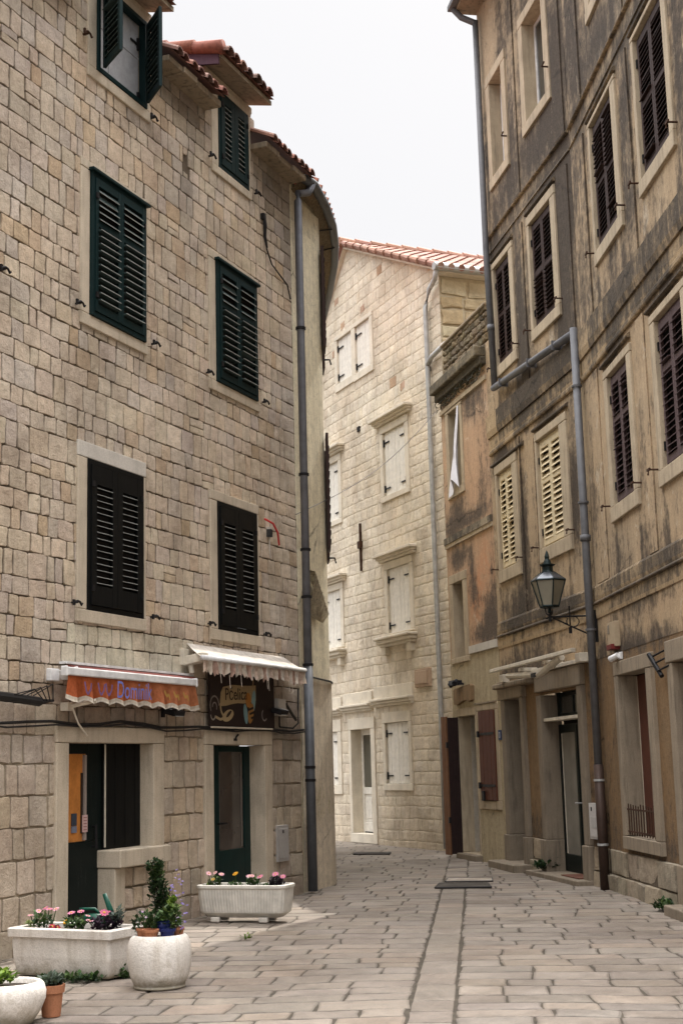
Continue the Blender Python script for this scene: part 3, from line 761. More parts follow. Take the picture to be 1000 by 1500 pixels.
aw = empty('beige_awning', FR_L @ Matrix.Translation((-1.85, 0, 2.9)), 'short white topped awning with ragged beige fringe over the brown shop sign', 'awning')
T = Matrix.Translation((1.85, 0, -2.9))
cn = MB(); N = 40
for i in range(N):
    for k in range(3):
        P = lambda s, t: (-3.16 + 2.62 * s - .20 * t * (1 - s), -.02 - .30 * t, 3.055 - .185 * t - .012 * math.sin(math.pi * t) - .006 * math.sin(s * 25) * t)
        cn.poly([P(i / N, k / 3), P((i + 1) / N, k / 3), P((i + 1) / N, (k + 1) / 3), P(i / N, (k + 1) / 3)])
cn.build('canopy', m_cloth('white_canvas', (.54, .49, .43), var=.4), aw, T, smooth=True)
fb = MB(); fb.tube([(-3.36, -.325, 2.865), (-.54, -.325, 2.865)], .03, 10); fb.build('front_bar', WHITEM, aw, T, smooth=True)
br = MB(); br.box(-3.30, -3.15, -.06, 0, 2.80, 2.98); br.obox(-3.22, -.16, 2.86, (.06, -.02, 0), (0, .12, -.02), (0, 0, .05)); br.tube([(-3.22, -.1, 2.82), (-3.22, -.12, 2.70)], .03, 8); br.build('end_bracket', CREAMM, aw, T, bevel=.008); br = MB(); br.box(-.58, -.5, -.05, 0, 2.86, 2.97); br.box(-.55, -.53, -.32, -.03, 2.86, 2.89); br.build('end_bracket', CREAMM, aw, T, bevel=.008)
fg = MB(); N = 150; cols = [(.52, .40, .32), (.58, .49, .40), (.45, .30, .24), (.62, .55, .47)]; drops = []
for i in range(N + 1):
    s = i / N; drops.append(.15 + .06 * fbm(s * 14, 2) + .03 * abs(math.sin(s * 70)) + (.02 if rv.random() < .3 else -.015) + .03 * (s > .85))
for i in range(N):
    s0, s1 = i / N, (i + 1) / N; c = cols[int((s0 * 26)) % 4]
    for k in range(4):
        def P(s, t, dd): return (-3.35 + 2.80 * s + .01 * math.sin(t * 5 + s * 90), -.335 - .022 * math.sin(s * 120) * t - .012 * fbm(s * 30, t * 3), 2.86 - dd * t)
        fg.poly([P(s0, k / 4, drops[i]), P(s1, k / 4, drops[i + 1]), P(s1, (k + 1) / 4, drops[i + 1]), P(s0, (k + 1) / 4, drops[i])], 0, jit(c, .1, rv))
for k in range(7):
    u = rv.uniform(-3.0, -.7); fg.tube([(u, -.34, 2.70), (u + .01, -.345, 2.60 - rv.random() * .06)], .004, 4, 0, (.6, .52, .44))
fg.build('fringe', m_attr('fringe_cloth', .95, .3, .1, trans=.3), aw, T)

sg = empty('shop_sign', FR_L @ Matrix.Translation((-1.85, -.08, 2.12)), 'dark brown shop sign with cream scroll reading Pčelica and a painted bee', 'shop sign')
bd = MB(); bd.box(-.86, .88, 0, .03, .0, .66, 0, (.022, .013, .011)); bd.box(-.86, .80, -.012, 0, -.022, -.002, 1, (.2, .17, .14)); bd.build('sign_board', [PLAIN, CREAMM], sg, bevel=.004)
def disc(mb, cx, cz, rx, rz, c, y, rot=0, n=22):
    mb.poly([(cx + rx * math.cos(q) * math.cos(rot) - rz * math.sin(q) * math.sin(rot), y, cz + rx * math.cos(q) * math.sin(rot) + rz * math.sin(q) * math.cos(rot)) for q in [2 * math.pi * k / n for k in range(n)]], 0, c)
sc = MB(); CR = (.31, .225, .115); CR2 = (.36, .27, .15)
top = [(-.62, .30), (-.60, .40), (-.54, .465), (-.3, .50), (-.02, .50), (.22, .51), (.34, .52)]
bot = [(-.62, .235), (-.46, .245), (-.34, .265), (-.16, .285), (.0, .285), (.18, .30), (.34, .33)]
for i in range(6): sc.poly([(bot[i][0], -.003, bot[i][1]), (bot[i + 1][0], -.003, bot[i + 1][1]), (top[i + 1][0], -.003, top[i + 1][1]), (top[i][0], -.003, top[i][1])], 0, CR)
disc(sc, -.42, .13, .15, .066, CR2, -.004, .25); disc(sc, -.40, .15, .08, .022, (.022, .013, .011), -.006, .5)
def band(mb, pts, w, c, y):
    for p, q in zip(pts, pts[1:]):
        L = math.hypot(q[0] - p[0], q[1] - p[1]) or 1; nx, nz = -(q[1] - p[1]) / L * w, (q[0] - p[0]) / L * w
        mb.poly([(p[0] + nx, y, p[1] + nz), (p[0] - nx, y, p[1] - nz), (q[0] - nx, y, q[1] - nz), (q[0] + nx, y, q[1] + nz)], 0, c)
band(sc, [(-.62, .27), (-.60, .18), (-.52, .10), (-.62, .08), (-.74, .11)], .016, CR2, -.0045)
arc = lambda cx, cz, r_, a0, a1, n=14: [(cx + r_ * math.cos(a0 + (a1 - a0) * k / n), cz + r_ * math.sin(a0 + (a1 - a0) * k / n)) for k in range(n + 1)]
band(sc, arc(-.76, .24, .11, 0, math.pi * 1.2), .010, (.20, .17, .15), -.003); band(sc, arc(-.76, .22, .055, -.5, math.pi), .008, (.24, .2, .18), -.003); band(sc, arc(-.80, .13, .055, math.pi, 2 * math.pi * .98), .009, (.3, .26, .22), -.003)
sc.build('scroll_artwork', PLAIN, sg)
sc = MB(); band(sc, arc(.58, .16, .07, .7 * math.pi, 1.8 * math.pi), .009, (.26, .23, .22), -.003); sc.build('curl_ornament', PLAIN, sg)
bee = MB(); disc(bee, .05, .16, .055, .125, (.16, .26, .27), -.005, .2); disc(bee, .27, .32, .055, .14, (.20, .31, .31), -.005, -.2)
disc(bee, .12, .33, .075, .09, (.36, .15, .03), -.0075); disc(bee, .19, .17, .075, .13, (.30, .15, .04), -.006, -.35)
for k in range(3): band(bee, [(.115 + .035 * k, .21 - .05 * k), (.255 + .035 * k, .24 - .05 * k)], .014, (.02, .012, .01), -.0085)
band(bee, arc(.17, .56, .10, -.6, 2.4), .016, (.25, .16, .08), -.004)
bee.build('bee_emblem', PLAIN, sg)
me = text_mesh('Pčelica', .205, .001, sx=1.03); me.materials.clear(); me.materials.append(NT('brown_lettering').out((.03, .017, .012), .7))
o = bpy.data.objects.new('lettering', me); COL.objects.link(o); o.parent = sg; o.matrix_local = Matrix.Translation((-.50, -.0065, .312)) @ Matrix.Rotation(R(90), 4, 'X') @ Matrix.Rotation(R(2.2), 4, 'Z')

def flood(u, v, label):
    f = empty('floodlight', FR_L @ Matrix.Translation((u, -.16, v)), label, 'floodlight')
    a_ = MB(); a_.obox(0, 0, 0, (.115, 0, 0), (0, .07, .02), (0, -.012, .032)); a_.build('housing', IRON, f, bevel=.01)
    b_ = MB(); b_.obox(0, -.018, -.034, (.085, 0, 0), (0, .05, .014), (0, -.001, .003)); b_.build('lens', m_lens, f)
    c_ = MB(); c_.tube([(0, .06, .02), (0, .15, .0)], .014, 6); c_.box(-.03, .03, .135, .155, -.05, .05); c_.build('bracket', IRON, f)
m_lens = NT('floodlight_lens').out((.45, .44, .42), .25)
flood(-3.70, 2.25, 'small black floodlight under the right end of the orange valance')
flood(-.98, 2.33, 'small black floodlight at the right edge of the brown shop sign')
jb = MB(); jb.box(-.86, -.62, -.08, 0, 2.28, 2.50, 0, (.50, .47, .43)); jb.box(-.85, -.63, -.086, -.08, 2.29, 2.49, 0, (.55, .52, .48)); jb.tube([(-.74, -.04, 2.28), (-.74, -.04, 2.14)], .012, 6, 0, (.02, .02, .02)); jb.tube([(-.55, -.05, 2.44), (-.40, -.06, 2.32), (-.25, -.05, 2.24)], .02, 6, 0, (.04, .035, .03)); jb.tube([(-.16, -.05, 2.65), (-.22, -.07, 2.4), (-.2, -.06, 2.2), (-.35, -.05, 2.13), (-.75, -.05, 2.14)], .012, 6, 0, (.02, .02, .02))
tag(jb.build('junction_box', PLAIN, None, FR_L, bevel=.004), 'small cream junction box with black cable on stones right of the shop sign', 'junction box')
cr = MB(); cr.tube([(-5.62, -.08, 2.26), (-5.4, -.22, 2.32)], .022, 6); cr.tube([(-5.62, -.08, 2.3), (-5.5, -.09, 2.1), (-5.32, -.08, 1.98)], .010, 5); cr.box(-5.68, -5.6, -.09, 0, 2.22, 2.3)
cr.build('crank', CREAMM, bpy.data.objects['orange_awning'], Matrix.Translation((4.6, 0, -2.6)))

# ================================================================== CREAM PLASTER HOUSE at the bend (left)
ph = empty('plaster_house', Matrix.Translation((-.3, 20.2, 0)), 'narrow curved cream plaster house squeezed behind the grey downpipe', 'house')
TP = Matrix.Translation((.3, -20.2, 0))
path = [(-.625, 19.242), (-.51, 19.60), (-.385, 20.0), (-.275, 20.34), (-.237, 20.52), (-.232, 20.8), (-.25, 21.2), (-.30, 21.8), (-.42, 23.0), (-.62, 25.0), (-.86, 27.0), (-1.3, 30.0)]
fine = []
for p, q in zip(path, path[1:]):
    k = max(1, int(math.hypot(q[0] - p[0], q[1] - p[1]) / .09))
    fine += [(p[0] + (q[0] - p[0]) * i / k, p[1] + (q[1] - p[1]) * i / k) for i in range(k)]
fine.append(path[-1])
def strip(mb, pts, z0, z1, dz, off, fcol, m=0):
    nz = max(1, int((z1 - z0) / dz)); s = 0
    for p, q in zip(pts, pts[1:]):
        dx, dy = q[0] - p[0], q[1] - p[1]; L = math.hypot(dx, dy); nx, ny = dy / L * off, -dx / L * off
        for j in range(nz):
            za, zb = z0 + (z1 - z0) * j / nz, z0 + (z1 - z0) * (j + 1) / nz
            mb.poly([(p[0] + nx, p[1] + ny, za), (q[0] + nx, q[1] + ny, za), (q[0] + nx, q[1] + ny, zb), (p[0] + nx, p[1] + ny, zb)], m, fcol(s, (za + zb) / 2))
        s += L
mb = MB(); strip(mb, fine, 0, 9.95, .12, 0, lambda s, z: (-.28 + (.4 * max(0, 1 - (z - 2.9) / .5) if z > 2.9 else 0) + (.35 if z > 9.3 else 0), .3 + .4 * fbm(s, z), 0))
mb.poly([(-.625, 19.242, 0), (-.95, 19.4, 0), (-.95, 19.4, 9.95), (-.625, 19.242, 9.95)])
w_ = mb.build('wall', PLASTER, ph, TP); 
base = MB(); strip(base, [p for p in fine if p[1] < 23], 0, 2.82, .12, .022, lambda s, z: (-.25 + .5 * math.exp(-((z - 1.15) / .3) ** 2), .1, 0))
base.build('wall_base', m_stucco('grey_plaster_base', (.68, .59, .465), (.60, .52, .38), (.26, .22, .14), bstr=.1), ph, TP)
cbl = MB(); cbl.tube([(p[0] + .035, p[1] - .02, 2.85 - .04 * i / 14) for i, p in enumerate(fine[:16])], .013, 6); cbl.build('cable', CABLE, ph, TP)
# eave soffit, gutter and tiles follow the curve
gut = [(-.42, 19.35), (-.28, 19.62), (-.13, 20.38), (-.03, 21.2), (.0, 22.0), (-.015, 22.9), (-.12, 24.4), (-.24, 25.72), (-.38, 27.0), (-.7, 29.5)]
inn = [(-.62, 19.30), (-.48, 19.6), (-.30, 20.1), (-.25, 20.9), (-.29, 21.8), (-.40, 22.9), (-.56, 24.4), (-.70, 25.72), (-.84, 27.0), (-1.2, 29.5)]
sf = MB()
for i in range(len(gut) - 1):
    sf.poly([(*inn[i], 9.80), (*inn[i + 1], 9.80), (gut[i + 1][0] - .05, gut[i + 1][1], 9.95), (gut[i][0] - .05, gut[i][1], 9.95)])
    sf.poly([(*inn[i], 9.98), (*inn[i + 1], 9.98), (gut[i + 1][0] - .05, gut[i + 1][1], 9.99), (gut[i][0] - .05, gut[i][1], 9.99)])
sf.build('soffit', m_stucco('soffit_plaster', (.40, .30, .16), (.34, .26, .15), (.10, .08, .05)), ph, TP)
for k in (3.6, 4.4):
    i = int(k); a_ = Vector((*inn[i], 9.79)); b_ = Vector((*gut[i], 9.93)); rb = MB(); rb.tube([a_, b_], .012, 5); rb.build('gutter_bracket', IRON, ph, TP)
gt = MB(); gt.tube([(x, y, 10.0) for x, y in gut], .075, 10); gt.build('gutter', m_metal('dark_gutter', (.13, .135, .14), .5, .3), ph, TP, smooth=True)
rf = MB()
for i in range(len(gut) - 1):
    a_, b_ = gut[i], gut[i + 1]
    rf.poly([(a_[0] + .02, a_[1], 10.07), (b_[0] + .02, b_[1], 10.07), (b_[0] - 2.0, b_[1], 10.9), (a_[0] - 2.0, a_[1], 10.9)], 0, (.27, .115, .08))
    L = math.hypot(b_[0] - a_[0], b_[1] - a_[1]); k = max(1, int(L / .2))
    for j in range(k):
        x, y = a_[0] + (b_[0] - a_[0]) * (j + .5) / k, a_[1] + (b_[1] - a_[1]) * (j + .5) / k
        rf.tube([(x + .03, y, 10.09), (x - .6, y, 10.34)], [.07, .06], 8, 0, jit((.28, .11, .07), .2, r1))
rf.build('roof', TILE, ph, TP)
dp = MB(); dp.tube([(-.30, 19.55, 9.98), (-.36, 19.47, 9.82), (-.50, 19.26, 9.72), (-.505, 19.24, 9.6), (-.505, 19.235, 2.9)], .055, 12); dp.tube([(-.505, 19.235, 3.0), (-.505, 19.235, 0.02)], .064, 12, 1)
d_ = dp.build('downpipe', [m_metal('blue_grey_pipe', (.17, .175, .195), .55, .25), m_metal('dark_cast_pipe', (.10, .105, .115), .5, .3)], ph, TP, smooth=True)
for z in (7.7, 4.55, 3.9, 2.98, 1.62, 1.45, 5.6):
    cl = MB(); cl.lathe([(.058, z - .02), (.072, z - .018), (.072, z + .018), (.058, z + .02)], -.505, 19.235, 12); cl.box(-.56, -.50, 19.24, 19.36, z - .012, z + .012); cl.build('pipe_clamp', IRON, d_)
for (z0, z1) in ((7.80, 9.37), (4.75, 6.47)):
    wn = MB(); wn.box(-.02, .02, 0, .45, z0, z1)
    for k in range(12): wn.box(.02, .032, .05, .40, z0 + .1 + (z1 - z0 - .2) * k / 12, z0 + .14 + (z1 - z0 - .2) * k / 12)
    s_ = wn.build('window_shutter', BROWN, ph, TP @ Matrix.Translation((-.185, 20.42, 0)) @ Matrix.Rotation(R(2), 4, 'Z'))
    copy = MB(); copy.box(-.02, .02, 0, .42, z0 - .02, z1 - .02)
    copy.build('window_shutter', BROWN, ph, TP @ Matrix.Translation((-.215, 21.55, 0)) @ Matrix.Rotation(R(4), 4, 'Z'))
    hk = MB(); hk.tube([(-.22, 20.9, z0 - .08), (-.12, 20.9, z0 - .08), (-.1, 20.9, z0 - .16)], .014, 6); hk.build('shutter_hook', IRON, ph, TP)
wd = MB()
for i in range(8):
    y0 = 19.62 + i * .06; f = i / 8; x = -.46 + .17 * f
    zt = 4.30 - .55 * f; wd.poly([(x - .02, y0, zt - .62 * (1 - f * .8)), (x + .006, y0 + .06, zt - .07 - .62 * (1 - (f + .125) * .8)), (x + .10, y0 + .06, zt - .07), (x + .07, y0, zt)], 0, (.6, .2, 0))
    wd.poly([(x + .07, y0, zt), (x + .10, y0 + .06, zt - .07), (x - .02, y0 + .06, zt - .03), (x - .05, y0, zt + .04)], 0, (.2, .2, 0))
wd.build('broken_corbel', PLASTER, ph, TP)
wr = MB(); A = Vector((-.62, 19.1, 5.02)); B = Vector((1.95, 27.2, 8.5))
wr.tube([A + (B - A) * (k / 14) - Vector((0, 0, .25 * math.sin(math.pi * k / 14))) for k in range(15)], .006, 5)
tag(wr.build('overhead_wire', NT('grey_wire').out((.12, .11, .1), .6)), 'thin wire strung across the street from the stone house to the pale gabled house', 'wire')

# ================================================================== RIGHT STAINED STUCCO HOUSE (two wall planes meeting at the tall pipe)
RH = empty('stucco_house', FR_R2, 'tall right house of dark stained ochre stucco with brown and cream shutters', 'house')
M1 = FR_R2.inverted() @ FR_R1
I4 = Matrix.Identity(4)
r2 = random.Random(23)
UB = 4.698
W2 = dict(t1=(1.0, 1.70, 11.20, 12.87), t2=(2.90, 3.85, 11.28, 12.90), b1=(.74, 1.63, 8.01, 9.69), b2=(2.73, 3.77, 8.02, 9.68), c1=(.38, 1.25, 4.68, 6.28), c2=(2.56, 3.63, 4.70, 6.33))
W1 = dict(s3=(1.22, 2.36, 8.06, 9.77), s4=(3.48, 4.63, 8.06, 9.77), p1=(1.347, 2.325, 4.70, 6.35), p2=(3.57, 4.60, 4.70, 6.37), t3=(1.60, 2.5, 11.28, 12.9), t4=(3.7, 4.7, 11.28, 12.9), s5=(5.8, 6.95, 8.06, 9.77), p3=(5.8, 6.85, 4.70, 6.37))
def gauss(u, v, L):
    s = 0
    for (a, b, ru, rv, am) in L:
        s += am * math.exp(-(((u - a) / ru) ** 2 + ((v - b) / rv) ** 2))
    return s
G2 = [(4.3, 11.2, .5, 1.6, .75), (3.2, 10.75, .8, .35, .7), (1.6, 10.7, .5, .35, .55), (4.3, 9.0, .45, 1.3, .85), (2.1, 9.0, .30, 1.2, .62), (2.2, 8.0, .3, .6, .6), (4.2, 7.75, .5, .45, .8), (.45, 10.0, .4, .4, .45), (1.2, 9.95, .7, .22, .55), (3.2, 9.95, .8, .2, .6),
      (2.0, 7.0, .6, .35, .85), (1.0, 7.1, .5, .22, .7), (3.2, 7.2, .9, .3, .8), (4.2, 7.1, .5, .25, .6), (.7, 6.55, .5, .2, .9), (.5, 6.35, .4, .2, .7), (2.9, 6.58, .5, .14, .6), (1.7, 5.3, .22, .6, .55), (4.15, 5.0, .20, .7, 1.0), (4.15, 5.9, .15, .6, .5), (1.7, 4.5, .3, .5, .5), (1.3, 4.0, .9, .25, .6),
      (2.2, 4.2, .4, .4, .45), (2.1, 3.0, 1.6, .28, .75), (.6, 2.8, .5, .3, .9), (1.0, 3.72, .6, .12, .6), (3.0, 3.7, 1.2, .12, .55), (4.3, 3.2, .3, .35, .5), (2.1, 11.8, .25, 1.4, .35)]
G1 = [(1.2, 10.9, 1.4, .6, .35), (.5, 11.2, .5, 1.2, .5), (2.0, 10.6, 1.0, .25, .5), (.3, 9.2, .35, 1.2, .5), (2.95, 9.2, .28, 1.4, .65), (2.9, 7.9, .3, .5, .6), (.6, 7.9, .4, .7, .55), (3.0, 10.0, 2.0, .16, .5), (5.2, 9.4, .4, 1.3, .7), (5.0, 8.5, .4, .4, .4), (1.8, 7.75, .2, .15, .5),
      (1.6, 6.75, .9, .13, .55), (3.6, 6.75, 1.2, .12, .5), (1.5, 6.55, .5, .10, .8), (4.1, 6.56, .5, .1, .8), (.6, 6.6, .3, .3, .5), (3.3, 5.5, .12, .3, .35), (.3, 5.0, .18, .8, .35), (2.4, 3.45, 1.5, .12, .4), (2.9, 2.95, .5, .12, .75), (1.3, 2.98, .8, .14, .85), (2.1, 2.9, .6, .1, .7), (.2, 3.0, .3, .2, .6), (3.6, 2.95, .5, .15, .4)]
for (WW, GG) in ((W2, G2), (W1, G1)):
    for (a, b, c, d) in WW.values():
        for x, am in ((a - .06, .75), (b + .10, .95), ((a + b) / 2 + .1, .35), (a + .25, .3)): GG.append((x, c - .62 - .2 * r2.random(), .055 + .04 * r2.random(), .42, am))
        GG.append(((a + b) / 2, d + .24, (b - a) * .5, .10, .55)); GG.append((b + .42, (c + d) / 2 - .3, .12, .7, .45))
def col_up(G):
    def f(u, v):
        g = .16 + gauss(u, v, G) * .9
        if v > 7.35: g += (.26 if G is G2 else .14) * max(0, 1 - max(0, 11.0 - v) / 5) + .05
        if v > 12.6 and u < 1.4 and G is G2: g *= .2
        g += .25 * fbm(u * .8, v * .45, 5)
        return (max(0, g), .25 + .5 * fbm(u * .6, v * .6, 9) + (.4 if v > 9.9 else 0), 0)
    return f
UPL = .40
H2 = [(-.1, UPL, 8.64, 14.9)] + [W2[k] for k in W2] + [(2.23, 3.86, -.2, 2.58), (.33, 1.16, -.2, 2.62)]
H1 = [W1[k] for k in W1] + [(1.06, 2.38, .70, 2.63), (3.35, 4.6, -.2, 2.62)]
UPV = 2.92
for (FM, holes, G, u0, u1) in ((I4, H2, G2, 0.0, UB), (M1, H1, G1, 0.0, 9.0)):
    mb = MB(); grid_wall(mb, u0, u1, UPV, 14.75, holes, .11, col_up(G), wav=.012)
    smooth_col(mb.build('wall', STUCCO, RH, FM, smooth=True))
    mb = MB(); grid_wall(mb, u0, u1, -.1, UPV, holes, .12, lambda u, v: (.16 + .6 * gauss(u, v, G) + .35 * max(0, 1 - abs(v - .6) / .25) + .2 * fbm(u, v, 2), .3 + fbm(u * 2, v, 6), 0), y=.004, wav=.01)
    smooth_col(mb.build('ground_floor_wall', STUCCO_LOW, RH, FM, smooth=True))
ends = MB(); ends.poly([(0, 0.002, 0), (0, 5, 0), (0, 5, 14.75), (0, .002, 14.75)], 0, (.3, .4, 0)); ends = MB(); ends.poly([(0, .002, 0), (0, 5, 0), (0, 5, 8.64), (0, .002, 8.64)], 0, (.3, .4, 0)); ends.poly([(UPL, .002, 8.6), (UPL, 5, 8.6), (UPL, 5, 14.75), (UPL, .002, 14.75)], 0, (.3, .4, 0)); ends.poly([(0, .0, 8.64), (UPL, .0, 8.64), (UPL, 5, 8.64), (0, 5, 8.64)], 0, (.4, .4, 0)); ends.build('end_wall', STUCCO, RH)
for (FM, u0, u1) in ((I4, .55, UB + .1), (M1, .05, 9)):
    bk = MB(); bk.box(u0, u1, .85, .95, 0, 14.6); bk.build('inner_wall', DARK, RH, FM)

# string courses, pilaster strips and fascia
BAND = m_stucco('stained_band_stone', (.46, .34, .205), (.38, .29, .19), (.032, .026, .021), bstr=.5, flake=.5)
def band_strip(u0, u1, v0, v1, proud, FM, g, name='string_course', mat=BAND):
    mb = MB(); n = max(1, int((u1 - u0) / .12))
    prof = [(0.0, v0), (-proud * .7, v0), (-proud, v0 + (v1 - v0) * .25), (-proud, v1 - .02), (-proud * .6, v1), (0.0, v1 + .02)]
    for i in range(n):
        a_, b_ = u0 + (u1 - u0) * i / n, u0 + (u1 - u0) * (i + 1) / n
        for (y0, z0), (y1, z1) in zip(prof, prof[1:]):
            mb.poly([(a_, y0, z0), (b_, y0, z0), (b_, y1, z1), (a_, y1, z1)], 0, (g - .18 + .6 * fbm(a_ * 1.1, z0 * 2, 4) + .75 * gauss(a_, z0, G2 if FM is I4 else G1) + (.25 if z1 > v1 - .03 else 0), .3, 0))
    for x in (u0, u1): mb.poly([(x, y, z) for y, z in prof], 0, (g, .3, 0))
    return mb.build(name, mat, RH, FM)
B = [(10.02, 10.05, .02, .35), (10.29, 10.335, .045, .45), (6.95, 7.34, .06, .30), (6.66, 6.74, .035, .25), (6.74, 6.95, .02, .25), (3.62, 3.66, .05, .7), (3.66, 3.86, .03, .42), (3.44, 3.62, .022, .12)]
for (v0, v1, pr, g) in B:
    band_strip(.02 if v0 < 8 else UPL + .01, UB - .03, v0, v1, pr, I4, g); band_strip(.03, 9, v0, v1, pr, M1, g if v0 != 6.95 else .58)
def pil(u0, u1, v0, v1, FM, g, pr=.022):
    mb = MB(); G = G2 if FM is I4 else G1; f = col_up(G)
    nu = max(1, int((u1 - u0) / .11)); nv = int((v1 - v0) / .11)
    ring = [(u0, 0)] + [(u0 + (u1 - u0) * i / nu, -pr) for i in range(nu + 1)] + [(u1, 0)]
    for j in range(nv):
        a_, b_ = v0 + (v1 - v0) * j / nv, v0 + (v1 - v0) * (j + 1) / nv
        for i in range(len(ring) - 1):
            (x0, y0), (x1, y1) = ring[i], ring[i + 1]; c = f((x0 + x1) / 2, (a_ + b_) / 2); e = .3 if i in (0, len(ring) - 2) else 0
            mb.poly([(x0, y0, a_), (x1, y1, a_), (x1, y1, b_), (x0, y0, b_)], 0, (c[0] * .85 + g + e, c[1], 0))
    for v in (v0, v1): mb.poly([(x, y, v) for x, y in ring], 0, (g, .4, 0))
    mb.build('pilaster_strip', STUCCO, RH, FM)
for (a, b) in ((2.02, 2.38), (4.12, 4.55)):
    pil(a, b, 7.36, 9.88, I4, .16); pil(a, b, 10.36, 14.6, I4, .10)
pil(1.66, 1.70, 3.88, 6.62, I4, .05, .03); pil(2.36, 2.40, 3.88, 6.42, I4, .05, .015)
for (a, b) in ((.22, .82), (2.78, 3.12), (5.0, 5.5)):
    pil(a, b, 7.36, 9.88, M1, .08); pil(a, b, 3.88, 6.62, M1, .0, .015); pil(a, b, 10.36, 14.6, M1, .08)
for (u0, u1, FM, z) in ((.12, 1.9, I4, 6.44), (2.42, 4.02, I4, 6.5), (1.08, 2.5, M1, 6.52), (3.3, 4.75, M1, 6.52), (.62, 1.85, I4, 9.83), (2.6, 4.0, I4, 9.86), (1.1, 2.6, M1, 9.86), (3.36, 4.8, M1, 9.86)):
    band_strip(u0, u1, z, z + .05, .05, FM, .75, 'drip_moulding')

def r_window(key, FM, Wd, paint, fl, fr_, fb, ft, kind='louvre', tilt=.6, slat=.062, rails=(.5,), recess=.03, mat=DRESS_R, cover=.74):
    a, b, c, d = Wd[key]
    w = surround(RH, 'window', mat, a, b, c, d, a - fl, b + fr_, c - fb, d + ft, proud=.03, depth=.22, mat=FM)
    if kind == 'louvre':
        fm = MB(); t = .05
        fm.box(a + .003, a + t, recess, recess + .06, c + .002, d - .002); fm.box(b - t, b - .003, recess, recess + .06, c + .002, d - .002)
        fm.box(a + t, b - t, recess + .002, recess + .06, c + .002, c + t * .7); fm.box(a + t, b - t, recess + .002, recess + .06, d - t, d - .002)
        fm.build('shutter_frame', paint, w, bevel=.004)
        Wl = (b - a - 2 * t) / 2; H = d - c - t * 1.7
        for s in (0, 1):
            lf = louvre_leaf(Wl - .006, H - .008, None, r2, rails=rails, slat=slat, tilt=tilt, stile=.06, cover=cover, nose=.003)
            place(lf, 'shutter', [paint, paint, DARK, paint], w, a + t + .003 + s * Wl, recess - .02, c + t * .7 + .004)
        for z in (c + .25, d - .3):
            for x in (a + .009, b - .009): hg = MB(); hg.box(x - .021, x + .021, recess - .03, recess, z - .05, z + .05); hg.build('hinge', IRON, w)
        for (u, s) in ((a - fl - .10, 1), (b + fr_ + .06, -1)):
            hk = MB(); hk.tube([(u, 0, c + .05), (u, -.11, c + .05), (u - .02, -.115, c - .01)], .012, 6); hk.box(u - .05, u + .05, -.12, -.10, c + .035, c + .062)
            hk.build('shutter_hook', RUST, RH, FM)
    else:
        fm = MB(); y = .17; t = .06
        fm.box(a, a + t, y, y + .05, c, d); fm.box(b - t, b, y, y + .05, c, d); fm.box(a + t, b - t, y + .002, y + .05, c, c + t); fm.box(a + t, b - t, y + .002, y + .05, d - t, d); fm.box((a + b) / 2 - .04, (a + b) / 2 + .04, y + .004, y + .05, c + t, d - t)
        fm.build('window_frame', WHITEM, w, bevel=.005)
        g = MB(); g.box(a + t, b - t, y + .02, y + .026, c + t, d - t); g.build('pane', GLASS, w)
        ex = MB(); ex.tube([(b + fr_ - .02, -.03, c + .32), (b + fr_ - .02, -.12, c + .32), (b + fr_ + .08, -.12, c + .34)], .014, 6); ex.tube([(a + .1, .05, c + .1), (a + .18, .08, c + .12)], .012, 5)
        ex.build('shutter_hook', RUST, RH, FM)
    return w
for k in ('t1', 't2'): r_window(k, I4, W2, None, .20, .22, .17, .17, kind='glass')
r_window('b1', I4, W2, BROWN, .17, .20, .18, .10); r_window('b2', I4, W2, BROWN, .10, .21, .17, .14, tilt=(.35, .8))
r_window('c1', I4, W2, CREAMP, .09, .26, .20, .14, slat=.08, tilt=.9, rails=(.56,), cover=.86); r_window('c2', I4, W2, CREAMP, .07, .32, .21, .12, slat=.08, tilt=(1.0, .95), rails=(.62,), cover=.92)
r_window('s3', M1, W1, BROWN, .09, .22, .18, .06, tilt=(.9, .45)); r_window('s4', M1, W1, BROWN, .10, .16, .18, .06, tilt=.8)
r_window('p1', M1, W1, MAUVE, .17, .19, .19, .10, rails=(.66,), slat=.075, tilt=.65); r_window('p2', M1, W1, MAUVE, .17, .19, .18, .09, rails=(.66,), slat=.075, tilt=.65)
r_window('s5', M1, W1, BROWN, .10, .16, .18, .06); r_window('p3', M1, W1, MAUVE, .17, .19, .18, .09, rails=(.66,))
for k in ('t3', 't4'): r_window(k, M1, W1, None, .20, .22, .17, .17, kind='glass')

# eaves and pipes
ev = MB(); ev.box(.33, UB + .1, -.38, .5, 14.50, 14.60); ev.build('eave_slab', DRESS_D, RH, bevel=.01)
ev = MB(); ev.box(.02, 9, -.34, .5, 14.76, 14.86); ev.build('eave_slab', DRESS_D, RH, M1)
gt = MB(); gt.box(.31, UB, -.50, -.385, 14.54, 14.64); gt.tube([(.42, -.42, 14.54), (.48, -.3, 14.36), (.60, -.09, 14.20)], .055, 10); gt.build('gutter', ZINC, RH, bevel=.01)
rf = MB(); barrel_tiles(rf, .30, UB, -.42, 2.0, 14.66, .4, r2); rf.build('roof_tiles', TILE, RH)
p = MB(); p.tube([(.60, -.09, 14.24), (.60, -.085, 10.0), (.72, -.085, 7.70)], .052, 12); p.tube([(.665, -.085, 8.75), (.67, -.085, 8.65)], .062, 12)
p.tube([(.66, -.085, 7.67), (4.66, -.09, 7.36)], .054, 12)
pp = p.build('downpipe', ZINC, RH, smooth=True)
